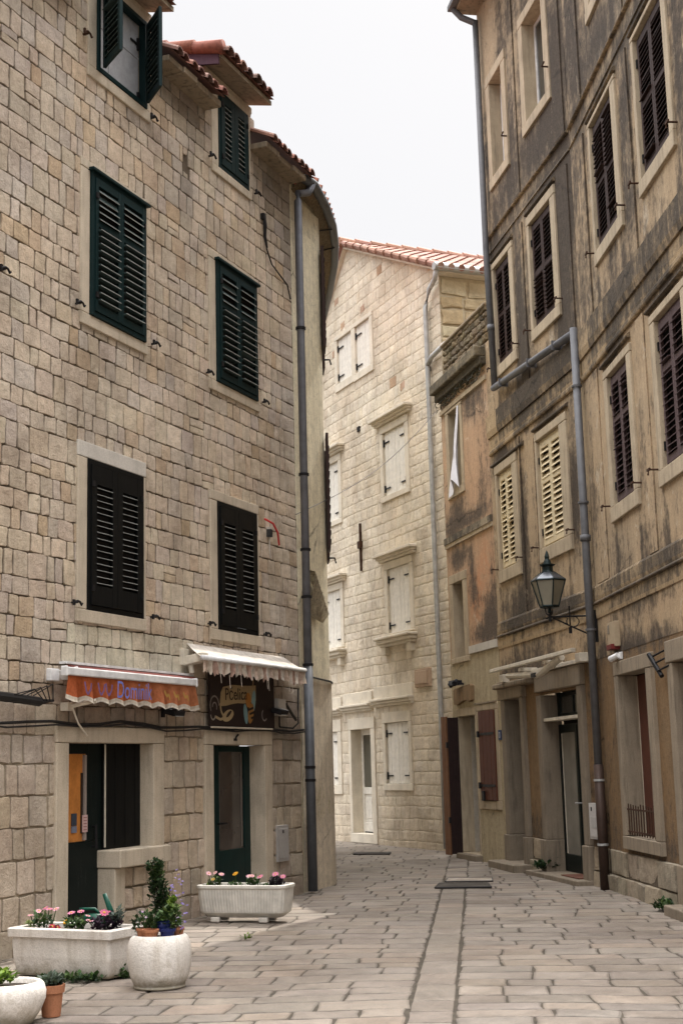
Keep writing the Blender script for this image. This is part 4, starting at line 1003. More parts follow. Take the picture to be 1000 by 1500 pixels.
p = MB(); p.tube([(UB - .0, -.10, 7.42), (UB, -.10, 1.52)], .053, 14); p.tube([(UB, -.10, 4.56), (UB, -.10, 4.48)], .070, 14); p.tube([(UB, -.10, 1.56), (UB, -.10, -.02)], .064, 14, 1)
pp2 = p.build('downpipe', [ZINC, PIPEBR], RH, smooth=True)
for z in (1.36, .55, 3.3, 5.0, 6.6):
    cl = MB(); cl.tube([(UB, -.10, z - .014), (UB, -.10, z + .014)], .072, 14, 0); cl.build('pipe_clamp', ZINC_L if z < 2 else ZINC, pp2)
for u in (1.2, 2.7, 3.9):
    p = MB(); zc = 7.70 - (u - .14) * .0752; p.box(u - .012, u + .012, -.155, 0, zc - .068, zc + .068); p.build('pipe_clamp', ZINC, pp)

# ground floor: pilasters with plinth blocks, doors, barred window
def post(u0, u1, v1, FM, mat=DRESS_J, proud=.06, base=True, pl=.5, name='door_pilaster'):
    mb = MB(); mb.box(u0, u1, -proud, .2, pl if base else 0, v1)
    if base: mb.box(u0 - .03, u1 + .03, -proud - .03, .2, 0, pl - .002)
    return mb.build(name, mat, RH, FM, bevel=.012)
# narrow recessed doorway by the yellow house
post(.13, .33, 2.60, I4); post(1.16, 1.33, 2.60, I4)
lt = MB(); lt.box(.06, 1.36, -.09, .2, 2.604, 2.90); lt.build('door_lintel', DRESS_D, RH, bevel=.012)
dr = MB(); dr.box(.33, 1.16, .30, .35, .12, 2.60); dr.build('door', DARKG, RH)
jb = MB(); jb.box(.325, .34, .2, .30, .1, 2.60); jb.build('door_reveal', DRESS_J, RH)
stp = MB(); stp.box(-.02, 1.42, -.34, .3, -.02, .10); stp.build('doorstep', DRESS_J, RH, bevel=.015)
# transom door
post(2.03, 2.23, 2.575, I4); post(3.86, 4.06, 2.62, I4)
lt = MB(); lt.box(2.02, 4.07, -.075, .2, 2.624, 2.90); lt.build('door_lintel', DRESS_LOW, RH, bevel=.012)
jb = MB(); jb.box(2.2, 2.232, .19, .26, .02, 2.62); jb.build('door_reveal', DRESS_J, RH)
y = .20
dr = MB(); dr.box(2.235, 2.31, y, y + .06, .06, 2.14); dr.box(2.94, 3.17, y, y + .06, .06, 2.14); dr.box(3.75, 3.86, y, y + .06, .06, 2.14)
for (x0, x1) in ((2.31, 2.94), (3.17, 3.75)): dr.box(x0, x1, y, y + .06, 2.02, 2.14); dr.box(x0, x1, y, y + .06, .06, .30)
dr.box(3.03, 3.07, y - .012, y - .001, .08, 2.12)
d_ = dr.build('door', DARKG, RH, bevel=.006)
for (x0, x1) in ((2.31, 2.94), (3.17, 3.75)):
    g = MB(); g.box(x0, x1, y + .02, y + .028, .30, 2.02); g.build('door_glass', GLASS_G, d_)
g = MB(); g.box(2.33, 2.35, y + .008, y + .016, .31, 2.01); g.build('door_bead', CREAMM, d_)
hd = MB(); hd.tube([(3.10, y - .055, 1.03), (3.0, y - .055, 1.03)], .014, 8); hd.tube([(3.10, y - .055, 1.03), (3.10, y, 1.03)], .012, 6); hd.build('door_handle', ZINC_L, d_)
tr = MB(); tr.box(2.235, 2.36, y, y + .05, 2.25, 2.60); tr.box(3.74, 3.86, y, y + .05, 2.25, 2.60); tr.box(2.36, 3.74, y, y + .05, 2.54, 2.60); tr.box(2.36, 3.74, y, y + .05, 2.25, 2.30); tr.box(2.9, 2.95, y + .002, y + .05, 2.30, 2.54)
t_ = tr.build('transom_window', DARKG, RH, bevel=.005)
g = MB(); g.box(2.36, 3.74, y + .02, y + .028, 2.30, 2.54); g.build('pane', GLASS, t_)
tb = MB(); tb.box(2.233, 3.86, -.02, y - .003, 2.19, 2.235); tb.build('transom_bar', CREAMM, RH, bevel=.004)
stp = MB(); stp.box(1.75, 4.10, -.26, .3, -.02, .055); stp.build('doorstep', DRESS_J, RH, bevel=.012)
# plinths of dressed blocks
def plinth(u0, u1, FM, v0=0, v1=.5, split=.19, proud=.045, r=r2):
    mb = MB(); 
    for (c0, c1) in ((v0 - .05, split), (split, v1)):
        u = u0
        while u < u1 - .02:
            w = r.uniform(.5, .95) if c0 > .1 else r.uniform(.3, .6)
            if u1 - u - w < .25: w = u1 - u
            add_stone(mb, u, u + w, c0, c1, r, .012, proud, jit((.385, .325, .245), .12, r), .005, lambda x, y, z: (x, y, z), pillow=.003); u += w
    mb.box(u0, u1, -.01, .15, v0 - .05, v1 - .015, 0, (.14, .11, .08)); mb.build('plinth', m_plinth, RH, FM)
m_plinth = m_stone('bush_hammered_plinth', 55, 1.0, .35, .3)
plinth(1.36, 2.0, I4); plinth(4.1, UB - .02, I4); plinth(.03, 3.08, M1); plinth(4.86, 9, M1)
# barred window of the near half
surround(RH, 'window_surround', DRESS_LOW, 1.06, 2.38, .70, 2.63, .90, 2.60, .545, 2.80, proud=.05, depth=.2, mat=M1)
wl = MB(); wl.box(1.06, 1.08, .0, .34, .71, 2.62); wl.build('window_reveal', DRESS_LOW, RH, M1)
ws = MB(); ws.box(1.07, 1.10, .19, .23, .71, 2.62, 2); ws.box(1.10, 1.50, .19, .22, .71, 2.62, 0); ws.box(1.52, 2.38, .23, .25, .71, 2.62, 1)
wd_ = ws.build('window_shutter', [REDBROWN, GLASS, CREAMM], RH, M1, bevel=.004)
gr = MB()
for x in [1.13 + .115 * k for k in range(11)]: gr.tube([(x, -.02, .72), (x, -.02, 1.06 + .03 * (x * 7 % 1))], .008, 6)
for z in (.76, 1.02): gr.box(1.07, 2.37, -.026, -.014, z - .010, z + .010)
gr.build('window_grille', RUST, RH, M1)
# right edge doorway
post(3.20, 3.40, 2.62, M1, DRESS_LOW, .03); post(4.6, 4.83, 2.62, M1, DRESS_LOW, .03)
lt = MB(); lt.box(3.19, 4.84, -.04, .2, 2.624, 2.86); lt.build('door_lintel', DRESS_LOW, RH, M1, bevel=.012)
dr = MB(); dr.box(3.35, 4.6, .2, .26, .1, 2.62); dr.build('door', REDBROWN, RH, M1)
stp = MB(); stp.box(3.24, 4.9, -.24, .3, -.02, .10); stp.build('doorstep', DRESS_J, RH, M1, bevel=.015)
# bracket, wire box, camera, alarm
rk = MB()
for z, uu_ in ((2.72, 2.90), (2.64, 2.99), (2.55, 3.09)): rk.tube([(uu_ + .22, -.02, z + .05), (uu_, -.10, z)], .011, 6)
rk.tube([(2.86, -.12, 2.75), (3.15, -.07, 2.49)], .026, 8)
tag(rk.build('sign_bracket', IRON, None, FR_R1), 'black iron comb-shaped bracket sticking out above the barred window', 'bracket')
cm = empty('security_camera', FR_R1 @ Matrix.Translation((1.17, 0, 2.86)), 'small white security camera under the red alarm box beside the grey downpipe', 'camera')
c1 = MB(); c1.box(-.03, .07, -.04, 0, -.04, .05); c1.tube([(0, -.04, 0), (-.02, -.08, -.01)], .016, 8); c1.build('mount', WHITEM, cm, bevel=.006)
c1 = MB(); c1.tube([(.05, -.06, .01), (-.06, -.13, -.03)], [.034, .038], 12); c1.build('body', WHITEM, cm, smooth=False)
c1 = MB(); c1.tube([(-.06, -.13, -.03), (-.067, -.134, -.032)], .026, 12); c1.build('lens', IRON, cm)
al = MB(); al.box(.80, 1.16, -.07, 0, 2.99, 3.30, 0, (.38, .30, .20)); al.box(.86, 1.12, -.11, 0, 2.955, 3.02, 0, (.13, .018, .016)); al.box(.84, .90, -.08, -.07, 3.16, 3.27, 0, (.22, .19, .15))
tag(al.build('alarm_box', PLAIN, None, FR_R1, bevel=.01), 'beige alarm box with a red lamp underneath on the wall right of the grey downpipe', 'alarm box')
ux = MB(); ux.box(4.16, 4.60, -.075, 0, .60, 1.06, 0, (.47, .45, .43)); ux.box(4.19, 4.57, -.082, -.075, .63, 1.03, 0, (.50, .48, .46)); ux.box(4.27, 4.30, -.09, -.082, .96, 1.01, 0, (.03, .03, .03)); ux.box(4.25, 4.45, -.085, -.082, .74, .88, 0, (.42, .40, .385))
tag(ux.build('utility_box', PLAIN, None, FR_R2, bevel=.006), 'pale metal utility box on the wall left of the brown base of the tall downpipe', 'utility box')
# folded awning over the transom door
fa = empty('folded_awning', FR_R2 @ Matrix.Translation((2.5, -.15, 3.0)), 'bare folded cream awning frame above the right doorways', 'awning')
T = Matrix.Translation((-2.5, .15, -3.0))
f = MB(); f.box(.42, 4.45, -.30, -.235, 3.03, 3.085); f.build('front_bar', CREAMM, fa, T, bevel=.008)
f = MB(); f.tube([(1.25, -.24, 2.93), (2.52, -.20, 2.86)], .045, 8); f.tube([(2.62, -.20, 2.84), (3.75, -.20, 3.02)], .05, 8); f.box(2.48, 2.68, -.26, -.16, 2.82, 2.88, 1); f.build('folding_arm', [CREAMM, IRON], fa, T, smooth=False)
f = MB(); f.box(.8, 4.6, -.10, -.005, 2.91, 2.965); f.box(.62, .82, -.2, 0, 2.86, 2.98); f.box(4.3, 4.5, -.2, 0, 2.90, 3.02); f.box(1.9, 2.0, -.27, 0, 2.95, 3.0); f.box(3.1, 3.2, -.27, 0, 2.97, 3.02); f.build('wall_bar', CREAMM, fa, T, bevel=.006)
cn = MB(); cn.box(.02, 1.9, -.16, .05, 2.78, 2.86); cn.build('canopy_slab', DRESS_D, RH, bevel=.02)
# lantern
U0 = 4.62
lp = empty('street_lantern', FR_R2 @ Matrix.Translation((U0, -.62, 3.62)), 'six sided dark green street lantern on a wrought iron wall arm by the downpipe', 'street lamp')
def hexr(mb, prof, m=0, c=(1, 1, 1), ph=0): 
    for (r0, z0), (r1_, z1) in zip(prof, prof[1:]):
        for k in range(6):
            a0, a1 = ph + math.pi * k / 3, ph + math.pi * (k + 1) / 3
            mb.poly([(r0 * math.cos(a0), r0 * math.sin(a0), z0), (r0 * math.cos(a1), r0 * math.sin(a1), z0), (r1_ * math.cos(a1), r1_ * math.sin(a1), z1), (r1_ * math.cos(a0), r1_ * math.sin(a0), z1)], m, c)
GRN = m_metal('green_black_iron', (.012, .022, .022), .45, .3)
g = MB(); hexr(g, [(.118, 0), (.222, .335)]); g.build('lamp_glass', m_lampglass := m_glass('milky_lamp_glass', (.27, .25, .19), .25, .5), lp)
g = MB(); hexr(g, [(.236, .345), (.205, .375), (.085, .455)]); g.build('lamp_roof', m_metal('lamp_roof_sheet', (.10, .105, .115), .3, .6), lp)
fr = MB()
for k in range(6):
    a0, a1 = math.pi * k / 3, math.pi * (k + 1) / 3
    P = lambda r_, z, a_: (r_ * math.cos(a_), r_ * math.sin(a_), z)
    fr.tube([P(.122, -.01, a0), P(.228, .34, a0)], .010, 5); fr.tube([P(.228, .34, a0), P(.228, .34, a1)], .014, 5); fr.tube([P(.122, 0, a0), P(.122, 0, a1)], .013, 5); fr.tube([P(.232, .345, a0), P(.085, .455, a0)], .009, 5)
fr.lathe([(.085, .45), (.075, .475), (.07, .53), (.105, .545), (.105, .555), (.06, .56), (.045, .60), (.028, .63), (.034, .66), (.022, .70), (.004, .745)], n=12); fr.lathe([(.125, -.02), (.02, -.03), (.03, -.08), (.0, -.10)], n=10)
fr.build('lamp_frame', GRN, lp)
ar = MB(); ar.tube([(0, 0, -.10), (0, 0, -.20)], .02, 8); 
for k in range(3): a_ = 2 * math.pi * k / 3; ar.tube([(0, 0, -.13), (.05 * math.cos(a_), .05 * math.sin(a_), -.09), (.06 * math.cos(a_), .06 * math.sin(a_), -.02)], .008, 5)
ar.tube([(-.06, -.03, -.155), (.0, .0, -.14), (.05, .60, -.13)], .013, 6); ar.tube([(0, .04, -.15), (.03, .30, -.28), (.06, .60, -.42)], .011, 6)
ar.tube([(.03 + .0, .30 + .085 * math.sin(q), -.205 + .07 * math.cos(q)) for q in [k * .45 for k in range(13)]], .008, 5); ar.tube([(.03, .26, .0), (.03, .26, -.36)], .01, 5); ar.tube([(.03, .26, -.28), (.03, .26, -.36)], .024, 6); ar.box(.03, .09, .58, .615, -.48, -.06)
ar.build('wall_arm', IRON, lp)

# ================================================================== LOW ORANGE HOUSE
OH = empty('orange_house', FR_R3, 'low house with stained orange upper wall and yellow painted ground floor', 'house')
r3 = random.Random(5)
UL = -2.66
G3 = [(-1.9, 5.25, .55, .16, 1.0), (-1.25, 5.0, .18, .45, .95), (-1.1, 4.5, .2, .35, .6), (-.45, 4.1, .35, .3, 1.0), (-.7, 3.78, .9, .2, 1.2), (-.1, 4.0, .12, .8, .5), (-1.9, 6.05, .5, .30, .75), (-.9, 5.82, 1.0, .12, .8), (-2.4, 5.8, .3, .3, .6), (-.2, 6.8, .25, .8, .42), (-1.05, 7.9, .22, .35, .9), (-.6, 8.0, .3, .3, .7), (-1.35, 7.5, .07, .5, .6), (-.75, 7.6, .07, .4, .6), (-.35, 7.85, .1, .3, .5), (-2.3, 8.1, .4, .2, .6), (-.45, 6.2, .3, .5, .35)]
def c3(u, v):
    b = gauss(u, v, [(-1.05, 4.45, .35, .45, 1.2), (-.5, 4.9, .35, .5, .7)])
    return (max(0, .05 + .95 * gauss(u, v, G3) + .16 * fbm(u, v, 3)), .2 + .5 * fbm(u, v * .5, 5) + (.35 if v > 7.4 else 0), min(1, b))
W3a = (-2.20, -1.53, 6.50, 7.95); W3b = (-2.33, -1.74, 3.48, 4.82)
mb = MB(); grid_wall(mb, UL, 0, 3.49, 8.4, [W3a, W3b], .08, c3, wav=.012); smooth_col(mb.build('wall', ORANGE, OH, smooth=True))
mb = MB(); grid_wall(mb, UL, 0, -.05, 3.49, [W3b, (-2.30, -1.37, -.1, 2.44)], .10, lambda u, v: (-.28 + .45 * max(0, 1 - v / .5) + .2 * fbm(u, v), .3, 0), y=-.004, wav=.006); smooth_col(mb.build('ground_floor_wall', YELLOW, OH, smooth=True))
mb = MB(); mb.poly([(UL, 0, 0), (UL, 4, 0), (UL, 4, 8.4), (UL, 0, 8.4)], 0, (.3, .3, 0)); mb.build('end_wall', ORANGE, OH)
bk = MB(); bk.box(UL + .1, 0, .8, .9, 0, 8.3); bk.build('inner_wall', DARK, OH)
surround(OH, 'window', DRESS_R, *W3a, -2.36, -1.39, 6.36, 8.0, proud=.025, depth=.45)
surround(OH, 'window', DRESS_R, *W3b, -2.52, -1.53, 3.38, 4.98, proud=.025, depth=.45)
gl = MB(); gl.box(W3b[0], W3b[1], .30, .31, W3b[2], W3b[3]); gl.box(W3a[0], W3a[1], .42, .43, W3a[2], W3a[3]); gl.build('pane', DARK, OH)
wc = MB(); wc.box(-1.95, -1.80, .12, .29, 3.5, 4.8, 0, (.30, .22, .13)); wc.build('inner_shutter', m_paint('tan_inner_shutter', (.24, .17, .10), amt=.4), OH)
for (v0, v1, pr, m_, u1) in ((5.50, 5.57, .03, DRESS_R, -.02), (5.57, 5.69, .045, m_stucco('black_stained_ledge', (.38, .32, .23), (.3, .25, .18), (.035, .03, .025)), -.02), (3.49, 3.62, .03, DRESS_GREY, -.02), (8.02, 8.10, .035, DRESS_R, -.02)):
    mb = MB(); n = 26; U = UL if v0 > 4 else -1.5
    for i in range(n):
        a_, b_ = U + (u1 - U) * i / n, U + (u1 - U) * (i + 1) / n; mb.box(a_, b_, -pr + .006 * fbm(a_ * 3, v0), .02, v0, v1, 0, (.45 + .5 * fbm(a_ * 2, v0), .3, 0))
    mb.build('ledge_band', m_, OH)
lg = MB(); lg.box(UL - .06, .0, -.20, .12, 8.42, 8.60, 0, (.6, .3, 0)); lg.box(UL - .02, .0, -.12, .12, 8.28, 8.42, 0, (.9, .3, 0)); lg.build('cornice', m_stucco('mossy_cornice', (.30, .25, .17), (.25, .2, .13), (.035, .03, .022), bstr=.8), OH, bevel=.02)
ms = MB()
for k in range(260):
    u = r3.uniform(UL, 0); z = r3.uniform(8.12, 8.40); L = r3.uniform(.02, .08)
    ms.tube([(u, -.03 - r3.random() * .08, z), (u + r3.uniform(-.04, .04), -.05 - r3.random() * .08, z - L)], [.012, .003], 4, 0, jit((.07, .06, .03), .4, r3), cap=False)
ms.build('hanging_moss', LEAF, OH)['kind'] = 'stuff'
mb = MB(); z = 8.60
while z < 9.30:
    h = min(r3.uniform(.10, .17), 9.33 - z); u = UL + .12
    while u < -.02:
        w = min(r3.uniform(.14, .34), -.0 - u); add_stone(mb, u, u + w, z, z + h, r3, .02, .02, jit(r3.choice([(.24, .19, .12), (.19, .155, .105), (.29, .23, .15), (.16, .13, .09)]), .2, r3), .02, lambda x, y, zz: (x, y + .06, zz), pillow=.012); u += w
    z += h
mb.box(UL + .12, 0, .08, .35, 8.60, 9.30, 0, (.10, .08, .055)); mb.build('parapet', STONE, OH)
cp = MB(); cp.box(UL + .08, 0, .0, .40, 9.33, 9.38); cp.build('parapet_coping', DRESS_D, OH, bevel=.015)
ct = MB()
def cur(s, t):
    k = max(0, t - .55) / .45
    wdt = .13 + .10 * t + .34 * k * (1.25 - .5 * k); sway = .02 + .10 * math.sin(t * 2.0) - .02 * k
    u = -1.50 - sway - wdt * s + .025 * math.sin(t * 8 + s * 2); y = -.035 - .02 * t - .03 * math.sin(s * 12 + 3 * t) * (.35 + t) - .05 * k * math.sin(s * 3.1)
    return (u, y, 7.95 - 1.52 * t + .16 * k * math.sin(s * 4.2) - .05 * k * math.sin(s * 11))
for i in range(18):
    for j in range(24): ct.poly([cur(i / 18, j / 24), cur((i + 1) / 18, j / 24), cur((i + 1) / 18, (j + 1) / 24), cur(i / 18, (j + 1) / 24)])
tag(ct.build('curtain', WHITEC, None, FR_R3, smooth=True), 'white curtain blowing out of the upper window of the orange house', 'curtain')
# ground floor of the orange house
surround(OH, 'door_surround', DRESS_R, -2.30, -1.37, .1, 2.44, -2.42, -1.31, .0, 2.58, proud=.02, depth=.30)
rv_ = MB(); rv_.box(-2.30, -2.285, .2, .55, .1, 2.43); rv_.build('door_reveal', m_paint('pale_reveal', (.46, .41, .34), amt=.3), OH)
dr = MB(); dr.box(-2.30, -1.30, .36, .41, .1, 2.44); dr.build('door', DARKG, OH)
lf = board_leaf(.20, 2.36, nb=2); place(lf, 'folding_door_leaf', m_paint('shaded_brown_leaf', (.028, .017, .016), amt=.1), OH, -2.33, -.02, .07, R(-94), label='brown inner leaf of the folding door, darkened for shade')  # this leaf stands in shade, painted in as a much darker brown
lf = board_leaf(.26, 2.40, nb=2); o = place(lf, 'folding_door_leaf', OAK, OH, -2.60, -.255, .05, R(4), label='lighter brown outer leaf of the folding door')
for z in (.6, 1.9): hg = MB(); hg.box(-2.36, -2.31, -.25, -.21, z, z + .1); hg.build('hinge', IRON, OH)
wf = surround(OH, 'window', DRESS_R, -1.12, -.32, 1.0, 2.49, -1.28, -.17, .86, 2.60, proud=.02, depth=.2)
bl = board_leaf(.79, 1.47, nb=4); place(bl, 'shutter', REDBROWN, wf, -1.115, -.045, 1.01)
for z in (1.25, 2.1): hb = MB(); hb.box(-1.12, -.35, -.052, -.045, z - .02, z + .02); hb.box(-1.15, -1.08, -.075, -.045, z - .05, z + .05); hb.build('hinge', IRON, wf)
hb = MB(); hb.box(-.98, -.88, -.08, -.05, 1.0, 1.16); hb.build('shutter_latch', IRON, wf)
dm = MB(); dm.box(-1.35, -.22, -.035, .02, 2.605, 2.63); dm.build('drip_moulding', DRESS_D, OH)
pq = MB(); pts = [(-2.36, 2.66), (-2.2, 2.64), (-1.95, 2.69), (-1.7, 2.71), (-1.5, 2.67), (-1.38, 2.70), (-1.37, 2.94), (-1.42, 2.97), (-2.3, 2.93), (-2.37, 2.90)]
pq.poly([(u, -.07, z) for u, z in pts]); n = len(pts)
for i in range(n): a_, b_ = pts[i], pts[(i + 1) % n]; pq.poly([(a_[0], -.07, a_[1]), (b_[0], -.07, b_[1]), (b_[0], .02, b_[1]), (a_[0], .02, a_[1])])
pq.build('house_sign', m_dressed('old_wooden_plaque', (.25, .165, .09), dark=(.05, .04, .03), amt=.8), None, FR_R3)
tag(bpy.data.objects['house_sign'], 'weathered brown plaque with a wavy lower edge above the folding brown door', 'plaque')
sp = MB(); sp.obox(-1.95, -.16, 3.02, (.14, 0, 0), (0, .08, 0), (0, 0, .04)); sp.tube([(-2.05, -.16, 3.02), (-2.1, -.22, 2.98)], .05, 8); sp.tube([(-1.86, -.16, 3.04), (-1.8, -.22, 3.0)], .05, 8); sp.tube([(-1.95, -.1, 3.02), (-1.95, 0, 3.0)], .02, 6)
tag(sp.build('twin_spotlight', m_metal('blue_black_lamp', (.02, .022, .03), .4, .2), None, FR_R3), 'small dark twin spotlight perched on top of the weathered brown plaque', 'spotlight')
np_ = empty('house_number_plate', FR_R3 @ Matrix.Translation((-.11, -.01, 2.06)), 'tiny blue enamel house number plate beside the narrow doorway', 'number plate')
a_ = MB(); a_.box(-.07, .07, -.012, 0, -.08, .08, 0, (.03, .05, .12)); a_.build('plate', PLAIN, np_)
a_ = MB(); a_.box(-.03, .03, -.015, -.012, -.045, .045, 0, (.45, .46, .5)); a_.box(-.012, .012, -.017, -.015, -.03, .03, 0, (.03, .05, .12)); a_.build('digit', PLAIN, np_)
stp = MB(); stp.box(-2.36, -1.30, -.14, .3, -.02, .09); stp.build('doorstep', DRESS_J, OH, bevel=.015)

# ================================================================== PALE GABLED HOUSE AT THE BEND
FH = empty('gabled_house', FR_F, 'pale limestone gabled house with cream shutters at the end of the street', 'house')
r4 = random.Random(31)
UC = .70
F_WIN = [(-2.2, -1.1, 7.27, 8.65), (-2.185, -1.11, 4.345, 5.70), (-5.83, -4.72, 7.24, 8.60), (-5.83, -4.78, 4.32, 5.62), (-2.53, -1.40, 1.255, 2.50), (-6.1, -5.16, 1.22, 2.41), (-4.59, -3.74, 10.38, 11.44), (-3.53, -2.71, 10.34, 11.44)]
FDOOR = (-4.375, -3.30, .20, 2.42)
PK = (-3.88, 13.46); ER = (.86, 11.30); EL = (-6.35, 11.3)
def f_top(u): return PK[1] + (ER[1] - PK[1]) * (u - PK[0]) / (ER[0] - PK[0]) if u > PK[0] else PK[1] + (EL[1] - PK[1]) * (u - PK[0]) / (EL[0] - PK[0])
clipR = lambda p: f_top(p[0]) - p[1] - .02
holesF = [(a - .10, b + .10, c - .10, d + .10) for a, b, c, d in F_WIN] + [(-4.45, -3.16, -.1, 2.60)]
PALF = [(0.661, 0.567, 0.446), (0.628, 0.539, 0.424), (0.683, 0.599, 0.483), (0.617, 0.534, 0.429), (0.639, 0.529, 0.397), (0.7, 0.621, 0.51)]
mb = MB(); v = -.05; ci = 0
while v < 13.5:
    h = r4.uniform(.17, .27); u = -8.0 + r4.uniform(0, .2)
    while u < UC - .01:
        w = r4.uniform(.14, .36)
        if u + w > UC - .14: w = UC - u
        if v + .05 < max(f_top(u), f_top(u + w), f_top(PK[0]) if u < PK[0] < u + w else 0):
            c = jit(lerp3(r4.choice(PALF), (.70, .635, .53), .6), .04, r4)
            q = fbm(u * .45, v * .45, 3)
            if v > 9 and r4.random() < .006: c = (.44, .30, .20)
            c = lerp3(c, (.58, .45, .32), max(0, min(.35, q * .9)))
            if v < 1.2: c = lerp3(c, (.42, .33, .22), .35 * (1.2 - v) + max(0, .3 * fbm(u, v, 7)))
            for s_ in rect_minus((u, u + w, v, v + h), holesF, .04):
                add_stone(mb, *s_, r4, r4.uniform(.006, .016), .005, c, .018, lambda x, y, z: (x, y * .45, z + .03 * noise.noise(Vector((x * .6, z * .4, 5)))), clips=(clipR,), pillow=.008, rim_dark=.9)
        u += w
    v += h; ci += 1
mort = MB(); grid_wall(mort, -8.0, UC, -.1, 13.5, F_WIN + [FDOOR], .25, lambda u, v: tuple(x * (1 + .2 * fbm(u * 2, v * 2)) for x in (.62, .55, .44)), y=.005, top=f_top)
off = len(mb.v); mb.v += mort.v; mb.f += [tuple(i + off for i in f) for f in mort.f]; mb.m += mort.m; mb.c += mort.c
mb.build('wall', STONE_F, FH)
mb = MB(); v = -.05
while v < 11.2:
    h = r4.uniform(.24, .42); y = .015
    while y < 7:
        w = r4.uniform(.35, .95)
        add_stone(mb, y, y + w, v, min(11.25, v + h), r4, r4.uniform(.03, .07), .014, jit(r4.choice([(.50, .40, .245), (.46, .36, .22), (.55, .46, .31), (.58, .51, .37)]), .08, r4), .035, lambda x, yy, z: (UC - yy, x, z), pillow=.008); y += w
    v += h
mb.poly([(UC - .015, .0, -.1), (UC - .015, 8, -.1), (UC - .015, 8, 11.3), (UC - .015, .0, 11.3)], 0, (.52, .455, .33)); mb.build('side_wall', STONE_F, FH)
bk = MB(); bk.box(-8, UC - .1, .8, .9, 0, 11); bk.build('inner_wall', DARK, FH)
def f_window(i, corn=None, sill=None, fl=.15, fr_=.17, fb=.12, ft=.15, leaves=2, boards=3):
    a, b, c, d = F_WIN[i]
    w = surround(FH, 'window', DRESS_F, a, b, c, d, a - fl, b + fr_, c - fb, d + ft, proud=.03, depth=.16)
    W = (b - a) / leaves
    for s in range(leaves): place(board_leaf(W - .004, d - c - .012, nb=boards), 'shutter', WHITEP, w, a + .002 + s * W, .02, c + .006)
    for z in (c + .16, d - .22):
        hg = MB(); hinge_bar(hg, a + .02, z, .26 if leaves == 2 else .3, 1, .0); hg.build('hinge', IRON, w)
        if leaves == 2: hg = MB(); hinge_bar(hg, b - .02, z, .26, -1, .0); hg.build('hinge', IRON, w)
    mb = MB(); 
    for z0, ext in ((corn, .28),) if corn else ():
        for (p0, dz0, dz1) in ((.08, 0, .05), (.13, .05, .10), (.20, .10, .165)): mb.box(a - ext - p0 * .5, b + ext + p0 * .5, -p0, .02, z0 + dz0, z0 + dz1)
        mb.build('window_cornice', DRESS_F, FH, bevel=.012)
    if sill:
        mb = MB(); mb.box(a - .36, b + .26, -.24, .02, sill + .08, sill + .14); mb.box(a - .32, b + .22, -.19, .02, sill, sill + .08); mb.box(a - .28, b + .18, -.13, .02, sill - .06, sill)
        for x in (a - .12, b + .02): mb.box(x - .10, x + .10, -.11, .02, sill - .24, sill - .06)
        mb.build('window_sill', DRESS_F, FH, bevel=.018)
    return w
f_window(0, 8.83); f_window(1, 5.87, 4.13, fb=.03); f_window(2, 8.78); f_window(3, 5.78, 4.11, fb=.03)
f_window(4, None, None, .14, .13, .14, .22); f_window(5, None, None, .15, .22, .2, .27)
f_window(6, None, None, .15, .10, .18, .10, 1, 5); f_window(7, None, None, .105, .15, .16, .10, 1, 5)
for (a, b, z) in ((-5.75, -4.88, 2.76), (-4.76, -3.16, 2.80), (-3.04, -1.14, 2.85)):
    mb = MB(); mb.box(a, b, -.06, .02, z, z + .05); mb.box(a - .01, b + .01, -.11, .02, z + .05, z + .11); mb.box(a - .02, b + .02, -.15, .02, z + .11, z + .16); mb.box(a, b, -.03, .02, z + .16, z + .42); mb.build('cornice', DRESS_F, FH, bevel=.01)
surround(FH, 'door_surround', DRESS_F, -4.375, -3.30, .2, 2.42, -4.51, -3.08, 0, 2.66, proud=.03, depth=.32)
dr = MB(); y = .22
dr.box(-4.375, -4.28, y, y + .05, .2, 2.42); dr.box(-3.86, -3.30, y, y + .05, .2, 2.42); dr.box(-4.28, -3.86, y, y + .05, 2.30, 2.42); dr.box(-4.28, -3.86, y, y + .05, 1.02, 1.17); dr.box(-4.28, -3.86, y, y + .05, .2, .42); dr.box(-4.22, -3.92, y + .012, y + .04, .5, .95); dr.box(-4.28, -3.86, y + .02, y + .045, .42, 1.02)
d_ = dr.build('door', WHITEP, FH, bevel=.006)
g = MB(); g.box(-4.28, -3.86, y + .02, y + .03, 1.17, 2.30); g.build('door_glass', m_glass('hall_glass', (.10, .095, .075), .15, .5), d_)
g = MB(); g.box(-4.25, -3.31, y - .02, y, .2, .225); g.build('threshold', IRON, d_)
pq = MB(); pq.box(-.95, -.27, -.06, .02, 3.14, 3.50, 0); pq.box(-.88, -.34, -.075, -.06, 3.20, 3.46); pq.build('wall_plaque', m_dressed('reddish_plaque_stone', (.47, .34, .24), amt=.3), FH, bevel=.012)
ti = MB(); ti.box(-3.555, -3.505, -.05, 0, 5.86, 6.92); ti.box(-3.60, -3.47, -.08, 0, 6.36, 6.52); ti.build('iron_tie', RUST, FH, bevel=.006)
ho = MB(); ho.box(-3.55, -3.40, -.03, .02, 9.0, 9.11); ho.box(.10, .2, -.03, .02, 9.40, 9.5); ho.build('putlog_hole', DARK, FH)
for (u, z) in ((-4.35, 11.62), (-3.2, 11.66), (-1.25, 9.36), (.25, 11.5), (.3, 11.1), (-4.9, 11.1), (-4.7, 12.3)):
    bk = MB()
    for k in range(3): bk.box(u + k * .075, u + k * .075 + .06, -.010, .02, z + k * .012, z + .15 + k * .012, 0, jit((.46, .31, .215), .2, r4))
    bk.build('brick_patch', TILE, FH)
